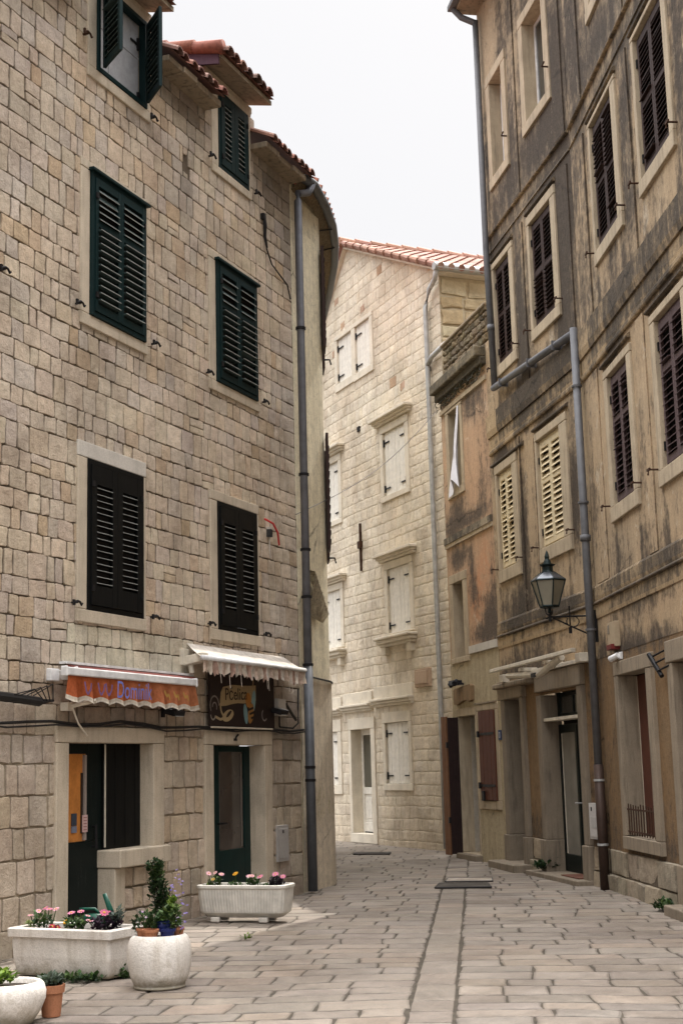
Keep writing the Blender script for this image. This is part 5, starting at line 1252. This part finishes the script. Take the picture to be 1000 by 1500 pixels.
# verge, roof and rainwater goods
vg = MB()
for (A_, B_) in ((PK, ER), (PK, EL)):
    n = 14
    for i in range(n):
        u0, z0 = A_[0] + (B_[0] - A_[0]) * i / n, A_[1] + (B_[1] - A_[1]) * i / n; u1, z1 = A_[0] + (B_[0] - A_[0]) * (i + 1) / n, A_[1] + (B_[1] - A_[1]) * (i + 1) / n
        for (ya, yb, za, zb) in ((-.10, .3, -.02, .08), (-.15, .3, .08, .13)):
            vg.poly([(u0, ya, z0 + za), (u1, ya, z1 + za), (u1, ya, z1 + zb), (u0, ya, z0 + zb)]); vg.poly([(u0, ya, z0 + za), (u1, ya, z1 + za), (u1, yb, z1 + za), (u0, yb, z0 + za)]); vg.poly([(u0, ya, z0 + zb), (u1, ya, z1 + zb), (u1, yb, z1 + zb), (u0, yb, z0 + zb)])
vg.build('verge_moulding', DRESS_F, FH)
rf = MB()
for side, EE in ((1, ER), (-1, EL)):
    y = -.10; sl = (PK[1] - EE[1]) / abs(EE[0] - PK[0]); Lr = abs(EE[0] - PK[0]) + .12
    while y < 7.6:
        base = r4.choice([(.27, .135, .10), (.30, .165, .125), (.235, .115, .09), (.33, .205, .16)]); ns = 13
        for s_ in range(ns):
            x0, x1 = PK[0] + side * Lr * s_ / ns, PK[0] + side * Lr * (s_ + 1.12) / ns
            z0, z1 = PK[1] + .085 - sl * abs(x0 - PK[0]), PK[1] + .085 - sl * abs(x1 - PK[0]) + .02
            rf.tube([(x0, y, z0), (x1, y, z1)], [.062, .072], 8, 0, jit(base, .2, r4))
        y += .23
    rf.poly([(PK[0], -.1, PK[1] + .08), (PK[0] + side * Lr, -.1, PK[1] + .08 - sl * Lr), (PK[0] + side * Lr, 7.6, PK[1] + .08 - sl * Lr), (PK[0], 7.6, PK[1] + .08)], 0, (.22, .09, .06))
k = -.2
while k < 7.6:
    rf.tube([(PK[0], k, PK[1] + .14), (PK[0], k + .46, PK[1] + .12)], [.115, .095], 10, 0, jit((.33, .17, .12), .2, r4)); k += .4
sl = (PK[1] - ER[1]) / (ER[0] - PK[0]); Lr = ER[0] + .12 - PK[0]
for i in range(12):   # upturned cap tiles along the gable edge
    x = PK[0] + Lr * (i + .3) / 12; rf.tube([(x - .14, -.14, PK[1] + .13 - sl * (x - PK[0]) + .06), (x + .24, -.14, PK[1] + .10 - sl * (x - PK[0]) - .10)], [.045, .075], 8, 0, jit((.34, .19, .14), .2, r4))
rf.build('roof', TILE, FH)
gt = MB(); gt.tube([(UC + .24, -.22, 11.34), (UC + .24, 7.5, 11.34)], .085, 12); gt.box(UC, UC + .2, -.12, 7.5, 11.24, 11.29, 1); gt.build('gutter', [ZINC_L, DRESS_F], FH, smooth=False)
dp = MB(); dp.tube([(UC + .22, -.16, 11.28), (UC + .10, -.14, 11.12), (.45, -.10, 11.02), (.24, -.09, 10.72), (.235, -.09, 10.5), (.24, -.09, 2.3), (.24, -.09, .05)], .05, 10); dp.tube([(.245, -.09, 9.5), (.42, -.09, 9.62), (1.1, -.12, 9.70)], .05, 10)
dp.build('downpipe', ZINC_L, FH, smooth=True)

# ================================================================== STREET
r5 = random.Random(77)
OX, HD = -.365, R(5.05); ch, sh_ = math.cos(HD), math.sin(HD)
GP = lambda t, d, s: (OX + t * ch + s * sh_, -t * sh_ + s * ch, -d)
PALG = [(0.264, 0.224, 0.189), (0.243, 0.21, 0.178), (0.275, 0.235, 0.198), (0.223, 0.19, 0.162), (0.264, 0.217, 0.177), (0.251, 0.216, 0.186)]
def gcol(t, s):
    c = r5.choice(PALG); q = fbm(t * .5, s * .4, 2)
    c = lerp3(c, (.25, .21, .175), max(0, min(.5, q * 1.1)))
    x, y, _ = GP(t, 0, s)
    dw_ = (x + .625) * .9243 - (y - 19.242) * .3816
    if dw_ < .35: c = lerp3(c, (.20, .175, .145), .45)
    return jit(c, .055, r5)
mb = MB()
for side in (-1, 1):
    s = 1.0
    while s < 42:
        h = r5.uniform(.27, .42); t = .164
        t += r5.uniform(-.010, .010)
        first = True
        while t < 6.6:
            w = r5.uniform(.32, .66) * (.6 if first and r5.random() < .5 else 1); first = False
            a, b = (t, t + w) if side > 0 else (-t - w, -t)
            tm = (a + b) / 2
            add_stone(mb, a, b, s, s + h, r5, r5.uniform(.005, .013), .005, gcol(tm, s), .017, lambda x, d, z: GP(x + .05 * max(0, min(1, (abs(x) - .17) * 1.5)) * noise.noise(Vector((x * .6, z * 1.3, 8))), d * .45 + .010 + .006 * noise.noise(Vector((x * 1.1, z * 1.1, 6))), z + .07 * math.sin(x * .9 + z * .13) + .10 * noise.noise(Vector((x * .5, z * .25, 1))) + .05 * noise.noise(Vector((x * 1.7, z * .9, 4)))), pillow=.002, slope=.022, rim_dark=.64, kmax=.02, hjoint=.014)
            t += w
        s += h
s = 1.0
while s < 21.0:
    L = r5.uniform(.40, .90)
    add_stone(mb, -.155, .155, s, s + L, r5, .022, .006, gcol(0, s), .010, lambda x, d, z: GP(x, d * .45 + .012, z), pillow=.0, slope=.014, rim_dark=.84, kmax=.004); s += L
while s < 42:
    for (a, b) in ((-.17, .17),):
        L = r5.uniform(.3, .6); add_stone(mb, a, b, s, s + L, r5, .02, .008, gcol(0, s), .016, lambda x, d, z: GP(x, d + .010, z), pillow=.002, slope=.020, rim_dark=.66, kmax=.004, hjoint=.016); s += L
tag(mb.build('street_paving', PAVE), kind='structure')
gm = NT('joint_soil'); n_ = gm.noise(9, 6, .7)
gm.out(gm.mix(gm.ramp(n_, [(.3, 0.0), (.7, 1.0)]), (.035, .029, .022), (.10, .083, .062)), .95)
g = MB(); g.poly([(-300, -300, -.0165), (300, -300, -.0165), (300, 300, -.0165), (-300, 300, -.0165)]); tag(g.build('ground', gm.mat), kind='structure')

def cover(pts, label, col):
    c = empty('drain_cover', Matrix.Translation((*pts[0], 0)), label, 'drain cover')
    z = .013; m = MB(); O = pts[0]; P = [(p[0] - O[0], p[1] - O[1]) for p in pts]
    m.poly([(x, y, z) for x, y in P], 0, col)
    for i in range(len(P)): a, b = P[i], P[(i + 1) % len(P)]; m.poly([(*a, -.02), (*b, -.02), (*b, z), (*a, z)], 0, col)
    m.build('lid', m_stone('cover_surface_' + str(len(bpy.data.materials)), 30, .5, .4), c)
    f = MB()
    for i in range(len(P)): a, b = P[i], P[(i + 1) % len(P)]; f.tube([(*a, z - .004), (*b, z - .004)], .009, 5)
    f.build('rim', IRON, c)
cover([(1.10, 19.40), (1.84, 19.30), (1.86, 19.95), (1.20, 20.08)], 'dark square drain cover at the end of the central paving strip', (.085, .075, .065))
cover([(1.30, 20.35), (1.95, 20.25), (2.0, 20.85), (1.38, 20.95)], 'pale stone access cover just beyond the dark drain cover', (.42, .37, .32))
cover([(.05, 27.3), (.72, 27.1), (.76, 27.55), (.09, 27.75)], 'small dark cover in the paving in front of the pale house door', (.10, .09, .08))

# ------------------------------------------------------------------ plants
def leaf(mb, p, L, W, r, c, up=.3):
    a = r.uniform(0, 6.283); e = r.uniform(-.4, 1.0) + up; d = Vector((math.cos(a) * math.cos(e), math.sin(a) * math.cos(e), math.sin(e)))
    s = d.cross(Vector((0, 0, 1)));
    if s.length < .01: s = Vector((1, 0, 0))
    s = s.normalized() * W; n = s.cross(d).normalized() * W * .35; p = Vector(p)
    mb.poly([p, p + d * L * .5 + s + n, p + d * L, p + d * L * .45], 0, c); mb.poly([p, p + d * L * .45, p + d * L, p + d * L * .5 - s + n], 0, tuple(x * .85 for x in c))
def clump(mb, cx, cy, cz, rx, ry, rz, n, L, r, cols, W=.4):
    for _ in range(n):
        while True:
            x, y, z = r.uniform(-1, 1), r.uniform(-1, 1), r.uniform(-1, 1)
            if x * x + y * y + z * z < 1: break
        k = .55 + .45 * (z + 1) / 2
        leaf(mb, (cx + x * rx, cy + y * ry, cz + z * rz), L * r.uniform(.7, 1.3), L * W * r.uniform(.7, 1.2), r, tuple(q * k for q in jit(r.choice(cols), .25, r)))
def daisy(mb, x, y, z, rad, r, c, eye=(.5, .3, .03), n=9):
    tx, ty = r.uniform(-.5, .5), r.uniform(-.9, -.1)
    N = Vector((tx, ty, 1)).normalized(); A = N.cross(Vector((1, 0, .1))).normalized(); B = N.cross(A); C = Vector((x, y, z))
    for k in range(n):
        q = 6.283 * k / n; d = A * math.cos(q) + B * math.sin(q); s = N.cross(d) * rad * .3
        cc = jit(c, .12, r); mb.poly([C, C + d * rad * .6 + s + N * .004, C + d * rad + N * .002, C + d * rad * .6 - s + N * .004], 0, cc)
    mb.poly([C + N * .006 + (A * math.cos(6.283 * k / 7) + B * math.sin(6.283 * k / 7)) * rad * .26 for k in range(7)], 0, eye)
GR = [(.055, .11, .028), (.075, .14, .035), (.04, .085, .025), (.10, .16, .05)]
GD = [(.018, .04, .014), (.028, .06, .018), (.04, .08, .025)]
GL = [(.16, .26, .03), (.22, .34, .05), (.12, .20, .03)]
PU = [(.045, .022, .045), (.03, .018, .03), (.06, .03, .05)]
PK_ = (.60, .20, .32); PKL = (.68, .36, .42); YE = (.65, .33, .02)
def plant(name, loc, label, cat, r, leaves, flowers=(), stems=True, group=None):
    """leaves: list of clump args; flowers: (x, y, z, rad, colour)"""
    p = empty(name, Matrix.Translation(loc), label, cat, group)
    m = MB()
    for (cx, cy, cz, rx, ry, rz, n, L, cols) in leaves: clump(m, cx, cy, cz, rx, ry, rz, n, L, r, cols)
    m.build('foliage', LEAF, p)
    if flowers:
        st_ = MB()
        for (x, y, z, rad, c) in flowers: st_.tube([(x * .6, y * .6, 0), (x * .85, y * .85, z * .6), (x, y, z)], .004, 4, 0, (.06, .11, .03))
        st_.build('stem', LEAF, p)
        for (x, y, z, rad, c) in flowers:
            f = MB(); daisy(f, x, y, z, rad, r, c, eye=(.5, .3, .03) if c is not YE else (.5, .22, .01), n=9 if c is not YE else 14); f.build('flower', PETAL, p)
    return p

# ------------------------------------------------------------------ planters and pots
r6 = random.Random(99)
def shell(mb, outer, inner, zs, seg, mcol=(1, 1, 1)): pass
def rrect(L, W, k, n=5):
    pts = []
    for (cx, cy, a0) in ((L - k, W - k, 0), (k, W - k, 90), (k, k, 180), (L - k, k, 270)):
        for i in range(n + 1): a = R(a0 + 90 * i / n); pts.append((cx + k * math.cos(a), cy + k * math.sin(a)))
    return pts
def loft(mb, loops, m=0, c=(1, 1, 1), cap_last=False):
    for A_, B_ in zip(loops, loops[1:]):
        n = len(A_)
        for i in range(n): mb.poly([A_[i], A_[(i + 1) % n], B_[(i + 1) % n], B_[i]], m, c)
    if cap_last: mb.poly(loops[-1], m, c)
def scaled(pts, L, W, ins, z, wob=0): 
    cx, cy = L / 2, W / 2
    return [(cx + (x - cx) * (L - 2 * ins) / L, cy + (y - cy) * (W - 2 * ins) / W, z) for x, y in pts]
# rectangular planter, jutting out from the wall
L, W = 1.0, .46; d0 = Vector((.888, -.46))
FPL = Matrix.Translation((-2.80, 12.05, 0)) @ Matrix.Rotation(math.atan2(d0.y, d0.x), 4, 'Z')
pa = empty('stone_planter', FPL, 'smooth rectangular white cement planter with rim beside the bakery door', 'planter')
b = rrect(L, W, .03, 3); mb = MB()
loft(mb, [scaled(b, L, W, .045, .012), scaled(b, L, W, .035, .03), scaled(b, L, W, .012, .16), scaled(b, L, W, .004, .29), scaled(b, L, W, .006, .31), scaled(b, L, W, -.022, .318), scaled(b, L, W, -.024, .378), scaled(b, L, W, -.014, .385), scaled(b, L, W, .045, .385), scaled(b, L, W, .055, .33)])
mb.build('body', POTW, pa, bevel=.004)
so = MB(); so.poly(scaled(b, L, W, .05, .345)); so.build('soil', SOIL, pa)
def on(M, x, y, z): return tuple(M @ Vector((x, y, z)))
plant('daisy_plant', on(FPL, .17, .2, .345), 'pink daisies at the left end of the smooth rectangular planter', 'flowers', r6, [(0, 0, .07, .09, .08, .07, 70, .05, GR), (-.09, 0, .05, .04, .05, .03, 30, .035, [(.30, .36, .12)])], [(.06, -.02, .17, .036, PK_), (.02, .03, .175, .03, PK_), (.11, .02, .165, .032, PKL), (-.10, .02, .12, .030, PKL), (-.02, -.05, .16, .026, PKL)])
plant('daisy_plant', on(FPL, .50, .2, .345), 'pink and orange daisies in the middle of the smooth rectangular planter', 'flowers', r6, [(0, 0, .05, .10, .08, .06, 80, .055, GR)], [(-.02, -.02, .15, .036, PK_), (.05, .02, .155, .034, PK_), (-.06, -.03, .08, .03, YE), (.11, 0, .12, .026, PKL)])
plant('flower_plant', on(FPL, .31, .16, .345), 'low crimson bloom between the daisies of the smooth rectangular planter', 'flowers', r6, [(0, 0, .02, .05, .05, .02, 16, .035, GD)], [(0, -.02, .04, .034, (.35, .02, .04)), (.04, 0, .03, .03, (.35, .02, .04))])
plant('purple_plant', on(FPL, .80, .2, .345), 'dark purple leaved plant with pink flowers at the right end of the smooth planter', 'plant', r6, [(.02, 0, .06, .14, .10, .07, 190, .05, PU), (.10, 0, .12, .06, .06, .05, 50, .055, [(.12, .15, .13), (.09, .12, .09)])], [(-.11, -.04, .10, .036, PKL), (.0, .0, .155, .042, (.50, .12, .20)), (.05, .03, .15, .034, (.50, .12, .20))])
# green watering can standing in the doorway behind the planter
wcn = empty('watering_can', Matrix.Translation((-2.43, 13.9, .05)), 'green plastic watering can standing in the dark bakery doorway behind the planter', 'watering can')
gp = m_metal('green_plastic', (.004, .06, .038), .45, 0)
m = MB(); m.lathe([(0, 0), (.12, .0), (.13, .02), (.12, .22), (.10, .25), (.0, .26)], 0, 0, 20); m.build('body', gp, wcn, smooth=True)
m = MB(); m.tube([(.09, -.02, .05), (.17, -.04, .25), (.10, -.06, .44)], [.035, .03, .02], 10); m.build('spout', gp, wcn, smooth=True)
m = MB(); m.tube([(-.1, 0, .05), (-.2, .02, .16), (-.14, .02, .3), (0, 0, .3), (.06, 0, .24)], .014, 8); m.build('handle', gp, wcn, smooth=True)
# ribbed planter
L, W = 1.04, .40; dd = Vector((.945, -.327))
FPB = Matrix.Translation((-1.70, 15.86, 0)) @ Matrix.Rotation(math.atan2(dd.y, dd.x), 4, 'Z')
pb = empty('ribbed_planter', FPB, 'ribbed white plastic trough planter on feet in front of the green shop door', 'planter')
b = []
for (x, y) in rrect(L, W, .11, 8): b.append((x, y))
ring = []
for i in range(len(b)):
    p, q = b[i], b[(i + 1) % len(b)]; D = math.hypot(q[0] - p[0], q[1] - p[1]); k = max(1, int(D / .0085))
    for j in range(k): ring.append((p[0] + (q[0] - p[0]) * j / k, p[1] + (q[1] - p[1]) * j / k))
def ribbed(ins, z, amp):
    out = []; s = 0
    for i, (x, y) in enumerate(ring):
        a = amp * (1 if (i // 2) % 2 else 0)
        out.append((L / 2 + (x - L / 2) * (L - 2 * (ins + a)) / L, W / 2 + (y - W / 2) * (W - 2 * (ins + a)) / W, z))
    return out
mb = MB(); loft(mb, [ribbed(.13, .045, 0), ribbed(.10, .05, 0), ribbed(.035, .10, 0), ribbed(.028, .12, .0035), ribbed(.010, .26, .0035), ribbed(.004, .345, .0035), ribbed(.0, .352, 0), ribbed(-.006, .36, 0), ribbed(-.006, .385, 0), ribbed(.0, .39, 0), ribbed(.03, .39, 0), ribbed(.045, .34, 0)])
mb.build('body', m_metal('offwhite_plastic', (.62, .585, .52), .5, 0), pb, bevel=0)
ft = MB()
for x in (.22, .78): 
    for y in (.07, .30): ft.box(x - .05, x + .05, y - .03, y + .03, 0, .055)
ft.build('foot', m_metal('offwhite_plastic_foot', (.55, .51, .45), .5, 0), pb, bevel=.012)
so = MB(); so.poly(ribbed(.04, .352, 0)); so.build('soil', SOIL, pb)
plant('daisy_plant', on(FPB, .16, .2, .352), 'pale pink daisies at the left end of the ribbed trough planter', 'flowers', r6, [(0, 0, .05, .07, .07, .06, 80, .045, GR), (-.08, 0, .02, .05, .06, .02, 30, .03, GL)], [(-.07, 0, .15, .034, PKL), (0, .02, .155, .03, (.7, .42, .45)), (.07, -.02, .14, .036, PKL), (-.02, -.04, .09, .026, (.6, .4, .12))])
plant('marigold_plant', on(FPB, .40, .2, .352), 'single orange marigold on a tall stem in the ribbed trough planter', 'flowers', r6, [(0, 0, .025, .09, .08, .03, 50, .035, GR)], [(0, 0, .145, .036, YE), (.004, .004, .150, .026, YE)])
plant('daisy_plant', on(FPB, .60, .2, .352), 'pair of pale pink daisies right of the orange marigold in the ribbed trough', 'flowers', r6, [(0, 0, .05, .08, .07, .055, 90, .045, GR), (.14, 0, .015, .08, .06, .02, 40, .03, GR)], [(-.03, 0, .12, .042, PKL), (.08, .02, .11, .042, PK_), (.0, -.05, .125, .03, PKL)])
plant('purple_plant', on(FPB, .88, .2, .352), 'dark purple leaved plant with pink flowers at the right end of the ribbed trough', 'plant', r6, [(0, 0, .05, .09, .08, .055, 150, .045, [(.018, .014, .018), (.03, .02, .03)])], [(-.01, 0, .14, .04, PK_), (.07, -.02, .115, .036, PK_)])
# big round pot with small pots set inside it
RP = Matrix.Translation((-1.475, 11.26, 0))
rp = empty('round_pot', RP, 'big round white cement pot holding small terracotta and blue pots', 'pot')
prof = [(.10, .0), (.195, .0), (.20, .014), (.188, .022), (.198, .03), (.224, .09), (.241, .17), (.245, .25), (.238, .32), (.220, .365), (.203, .382), (.186, .388), (.170, .378), (.167, .30)]
m = MB(); m.lathe(prof, 0, 0, 40, wob=.012); m.build('body', POTW, rp, smooth=True)
m = MB(); m.lathe([(.168, .362), (.0, .362)], 0, 0, 24); m.build('soil', SOIL, rp)
def small_pot(x, y, z, r0, h, mat, label):
    p = empty('flowerpot', RP @ Matrix.Translation((x, y, z)), label, 'flowerpot')
    m = MB(); m.lathe([(0, 0), (r0 * .75, 0), (r0 * .95, h * .7), (r0 * .96, h * .72), (r0 * 1.06, h * .73), (r0 * 1.08, h), (r0 * .95, h), (r0 * .9, h * .8), (0, h * .78)], 0, 0, 22); m.build('body', mat, p, smooth=False)
    return p
small_pot(-.115, -.03, .365, .055, .075, TERRA, 'small terracotta pot at the left rim of the big round pot')
small_pot(-.05, -.11, .365, .062, .07, TERRA, 'small terracotta pot at the front of the big round pot left of the blue pot')
small_pot(.075, -.10, .365, .06, .072, BLUEP, 'blue glazed pot at the front of the big round pot')
small_pot(.14, -.0, .365, .05, .07, TERRA, 'small terracotta pot at the right rim of the big round pot')
bb = MB(); bb.lathe([(0, -.05), (.03, -.045), (.055, -.02), (.058, .01), (.045, .035), (.02, .048), (0, .05)], 0, 0, 18); tag(bb.build('glazed_ball', BLUEP, None, RP @ Matrix.Translation((.03, .0, .45)), smooth=True), 'blue glazed ball lying behind the blue pot on the big round pot', 'ball')
plant('leafy_plant', on(RP, -.07, .0, .38), 'bushy dark green plant with tiny white blooms growing from the round pot', 'plant', r6, [(-.02, 0, .08, .12, .09, .085, 190, .042, GD + [GR[0]]), (.05, -.02, .09, .07, .06, .07, 60, .045, GR)], [(-.02, -.06, .14, .014, (.6, .5, .6)), (-.09, -.05, .10, .012, (.6, .6, .6)), (-.05, -.06, .18, .012, (.55, .4, .6))])
plant('leafy_plant', on(RP, .10, .0, .38), 'light green leafy plant on the right side of the round pot', 'plant', r6, [(0, 0, .11, .08, .08, .11, 120, .055, GR + [(.14, .20, .05)]), (.0, .02, .22, .04, .04, .06, 24, .05, GL)], [(.05, -.06, .13, .014, (.6, .5, .65)), (.08, -.05, .05, .02, (.26, .18, .5))])
# climber with purple flowers at the foot of the counter
cl_ = empty('climbing_plant', Matrix.Translation((-1.91, 14.65, 0)), 'tall dark green plant with trailing purple flowers beside the stone counter', 'plant')
m = MB()
for k in range(11):
    t = k / 10; clump(m, -.05 + .13 * (1 - t) ** 1.4 + r6.uniform(-.02, .02), -.05 * (1 - t), .10 + .56 * t, (.085 + .05 * (1 - t)) * (.8 + .4 * r6.random()), .08, .085, 110, .042 + .012 * r6.random(), r6, GD if r6.random() < .8 else GR)
m.build('foliage', LEAF, cl_)
fm = MB()
for k in range(34):
    t = r6.random(); x = .09 + .14 * r6.random() - .05 * t; daisy(fm, x + .09 * (1 - abs(t - .5)), -.14 - .06 * r6.random(), .08 + .58 * t * (.8 + .2 * r6.random()), .016, r6, r6.choice([(.20, .15, .46), (.26, .20, .5), (.16, .11, .38)]), eye=(.4, .35, .5), n=5)
fm.build('purple_blossoms', PETAL, cl_)
m = MB()
for k in range(5): m.tube([(0, 0, 0), (.03 * k - .05, -.02 * k, .35), (.06 * k - .05, -.03 * k, .7 - .08 * k)], .006, 5, 0, (.07, .06, .03))
m.build('stem', LEAF, cl_)
# white bowl cut by the frame and the terracotta pot beside it
BP = Matrix.Translation((-2.315, 9.83, 0))
bp = empty('round_pot', BP, 'round white cement pot with bright green plant, cut off by the left bottom corner', 'pot')
m = MB(); m.lathe([(.12, .0), (.19, .0), (.20, .02), (.24, .08), (.268, .15), (.272, .20), (.258, .245), (.238, .262), (.222, .262), (.212, .25), (.205, .18)], 0, 0, 40, wob=.01); m.build('body', POTW, bp, smooth=True)
m = MB(); m.lathe([(.21, .225), (0, .225)], 0, 0, 24); m.build('soil', SOIL, bp)
plant('leafy_plant', on(BP, -.03, .02, .23), 'bright lime green plant in the pot at the bottom left corner', 'plant', r6, [(0, 0, .045, .10, .10, .05, 150, .05, GL)])
plant('leafy_plant', (-2.23, 10.62, 0), 'small green seedling sprouting behind the bottom left white pot', 'plant', r6, [(0, 0, .06, .09, .06, .06, 50, .05, GR)])
tp = empty('flowerpot', Matrix.Translation((-2.05, 10.06, 0)), 'tapered terracotta pot on the paving right of the bottom left white pot', 'flowerpot')
m = MB(); m.lathe([(0, 0), (.062, 0), (.078, .15), (.079, .152), (.088, .154), (.092, .205), (.082, .205), (.078, .17), (0, .165)], 0, 0, 26); m.build('body', TERRA, tp)
plant('leafy_plant', (-2.06, 10.07, .18), 'dull grey green succulent in the tapered terracotta pot', 'plant', r6, [(0, 0, .04, .10, .08, .04, 120, .05, [(.05, .075, .045), (.07, .095, .065), (.035, .055, .03)])])
# weeds
plant('weeds', (-2.0, 11.72, 0), 'weeds creeping out from under the smooth rectangular planter', 'weeds', r6, [(-.25, -.05, .02, .28, .08, .03, 140, .05, GR), (.15, .1, .03, .12, .10, .05, 90, .05, GR), (-.1, -.12, .02, .2, .05, .02, 60, .04, GD)])
p_ = FR_R2 @ Vector((2.15, -.05, .05)); plant('weeds', p_, 'dark green weeds growing on the step left of the transom door', 'weeds', r6, [(0, 0, .08, .20, .14, .07, 240, .06, GD + [(.02, .06, .03)]), (.1, .0, .18, .1, .08, .08, 70, .06, GD)])
p_ = FR_R1 @ Vector((2.86, -.12, 0)); plant('weeds', p_, 'green weeds at the foot of the wall on the far right edge', 'weeds', r6, [(0, 0, .05, .13, .16, .06, 160, .055, GR + GD)])
plant('weeds', (-1.02, 14.2, 0), 'tiny weed sprouting from a paving joint by the sunlit patch', 'weeds', r6, [(0, 0, .02, .05, .04, .03, 26, .035, GL)])
mt = MB(); mt.box(3.05, 3.80, -.14, .17, .056, .07, 0, (.12, .05, .03)); tag(mt.build('doormat', m_cloth('coir_mat', (.13, .055, .035), var=.4), None, FR_R2, bevel=.003), 'reddish brown doormat in front of the transom door', 'doormat')

# ------------------------------------------------------------------ camera
cam = bpy.data.cameras.new('camera'); co = bpy.data.objects.new('camera', cam); COL.objects.link(co)
pitch, roll = .1780365, -.0264997
fw = Vector((0, math.cos(pitch), math.sin(pitch))); up = Vector((0, -math.sin(pitch), math.cos(pitch))); rt = Vector((1, 0, 0))
rr = rt * math.cos(roll) + up * math.sin(roll); uu = up * math.cos(roll) - rt * math.sin(roll)
m = Matrix.Identity(4)
for i in range(3): m[i][0] = rr[i]; m[i][1] = uu[i]; m[i][2] = -fw[i]
m.translation = (0, 0, 1.6); co.matrix_world = m
cam.sensor_fit = 'VERTICAL'; cam.sensor_height = 36; cam.lens = 2083 / 1500 * 36; cam.clip_end = 2000
scn.camera = co

# ------------------------------------------------------------------ light
AZ, EL = R(23.4), R(52)
w = bpy.data.worlds.new('World'); scn.world = w; w.use_nodes = True; nt = w.node_tree
bg = nt.nodes['Background']; sky = nt.nodes.new('ShaderNodeTexSky'); sky.sky_type = 'NISHITA'; sky.sun_disc = False
sky.sun_elevation = EL; sky.sun_rotation = AZ; sky.air_density = 1.2; sky.dust_density = 4.0; sky.ozone_density = 1.0
tcw = nt.nodes.new('ShaderNodeTexCoord'); sx = nt.nodes.new('ShaderNodeSeparateXYZ'); nt.links.new(tcw.outputs['Generated'], sx.inputs[0])
nz = nt.nodes.new('ShaderNodeTexNoise'); nz.inputs['Scale'].default_value = 2.2; nz.inputs['Detail'].default_value = 5; nt.links.new(tcw.outputs['Generated'], nz.inputs['Vector'])
rp_ = nt.nodes.new('ShaderNodeValToRGB'); el = rp_.color_ramp.elements
HAZE = [(0.0, .90), (.50, .95), (.62, 2.5), (.80, 6.9), (1.0, 9.8)]
while len(el) < len(HAZE): el.new(.5)
for e_, (p_, v_) in zip(el, HAZE): e_.position = p_; e_.color = (v_ / 10 * .995, v_ / 10 * .99, v_ / 10 * 1.0, 1)
nt.links.new(sx.outputs['Z'], rp_.inputs['Fac'])
sc_ = nt.nodes.new('ShaderNodeMix'); sc_.data_type = 'RGBA'; sc_.blend_type = 'MULTIPLY'; sc_.inputs['Factor'].default_value = 1
sc_.inputs['B'].default_value = (10 / .13, 10 / .13, 10 / .13, 1); nt.links.new(rp_.outputs['Color'], sc_.inputs['A'])
mx = nt.nodes.new('ShaderNodeMix'); mx.data_type = 'RGBA'; mx.inputs['Factor'].default_value = .90   # thin high haze over the blue
nt.links.new(sky.outputs[0], mx.inputs['A']); nt.links.new(sc_.outputs['Result'], mx.inputs['B']); nt.links.new(mx.outputs['Result'], bg.inputs['Color']); bg.inputs['Strength'].default_value = .13
s = bpy.data.lights.new('sun', 'SUN'); s.energy = 5.0; s.angle = R(.53); s.color = (1, .95, .87)
so = bpy.data.objects.new('sun', s); COL.objects.link(so)
sd = Vector((math.sin(AZ) * math.cos(EL), math.cos(AZ) * math.cos(EL), math.sin(EL)))
so.rotation_euler = sd.to_track_quat('Z', 'Y').to_euler(); so.location = (0, 0, 30)
scn.view_settings.view_transform = 'Standard'; scn.view_settings.look = 'None'; scn.view_settings.exposure = 0; scn.view_settings.gamma = 1
scn.cycles.max_bounces = 8; scn.cycles.diffuse_bounces = 5

# members of a kind share a group phrase
GROUPS = {'daisy_plant': 'daisies planted in the troughs', 'purple_plant': 'purple leaved plants in the troughs', 'leafy_plant': 'leafy plants in the pots', 'weeds': 'weeds at the foot of the walls', 'flowerpot': 'small flowerpots', 'round_pot': 'round white cement pots', 'drain_cover': 'covers set into the paving', 'floodlight': 'floodlights over the shop doors'}
for o in scn.objects:
    k = o.name.split('.')[0]
    if o.parent is None and k in GROUPS: o['group'] = GROUPS[k]
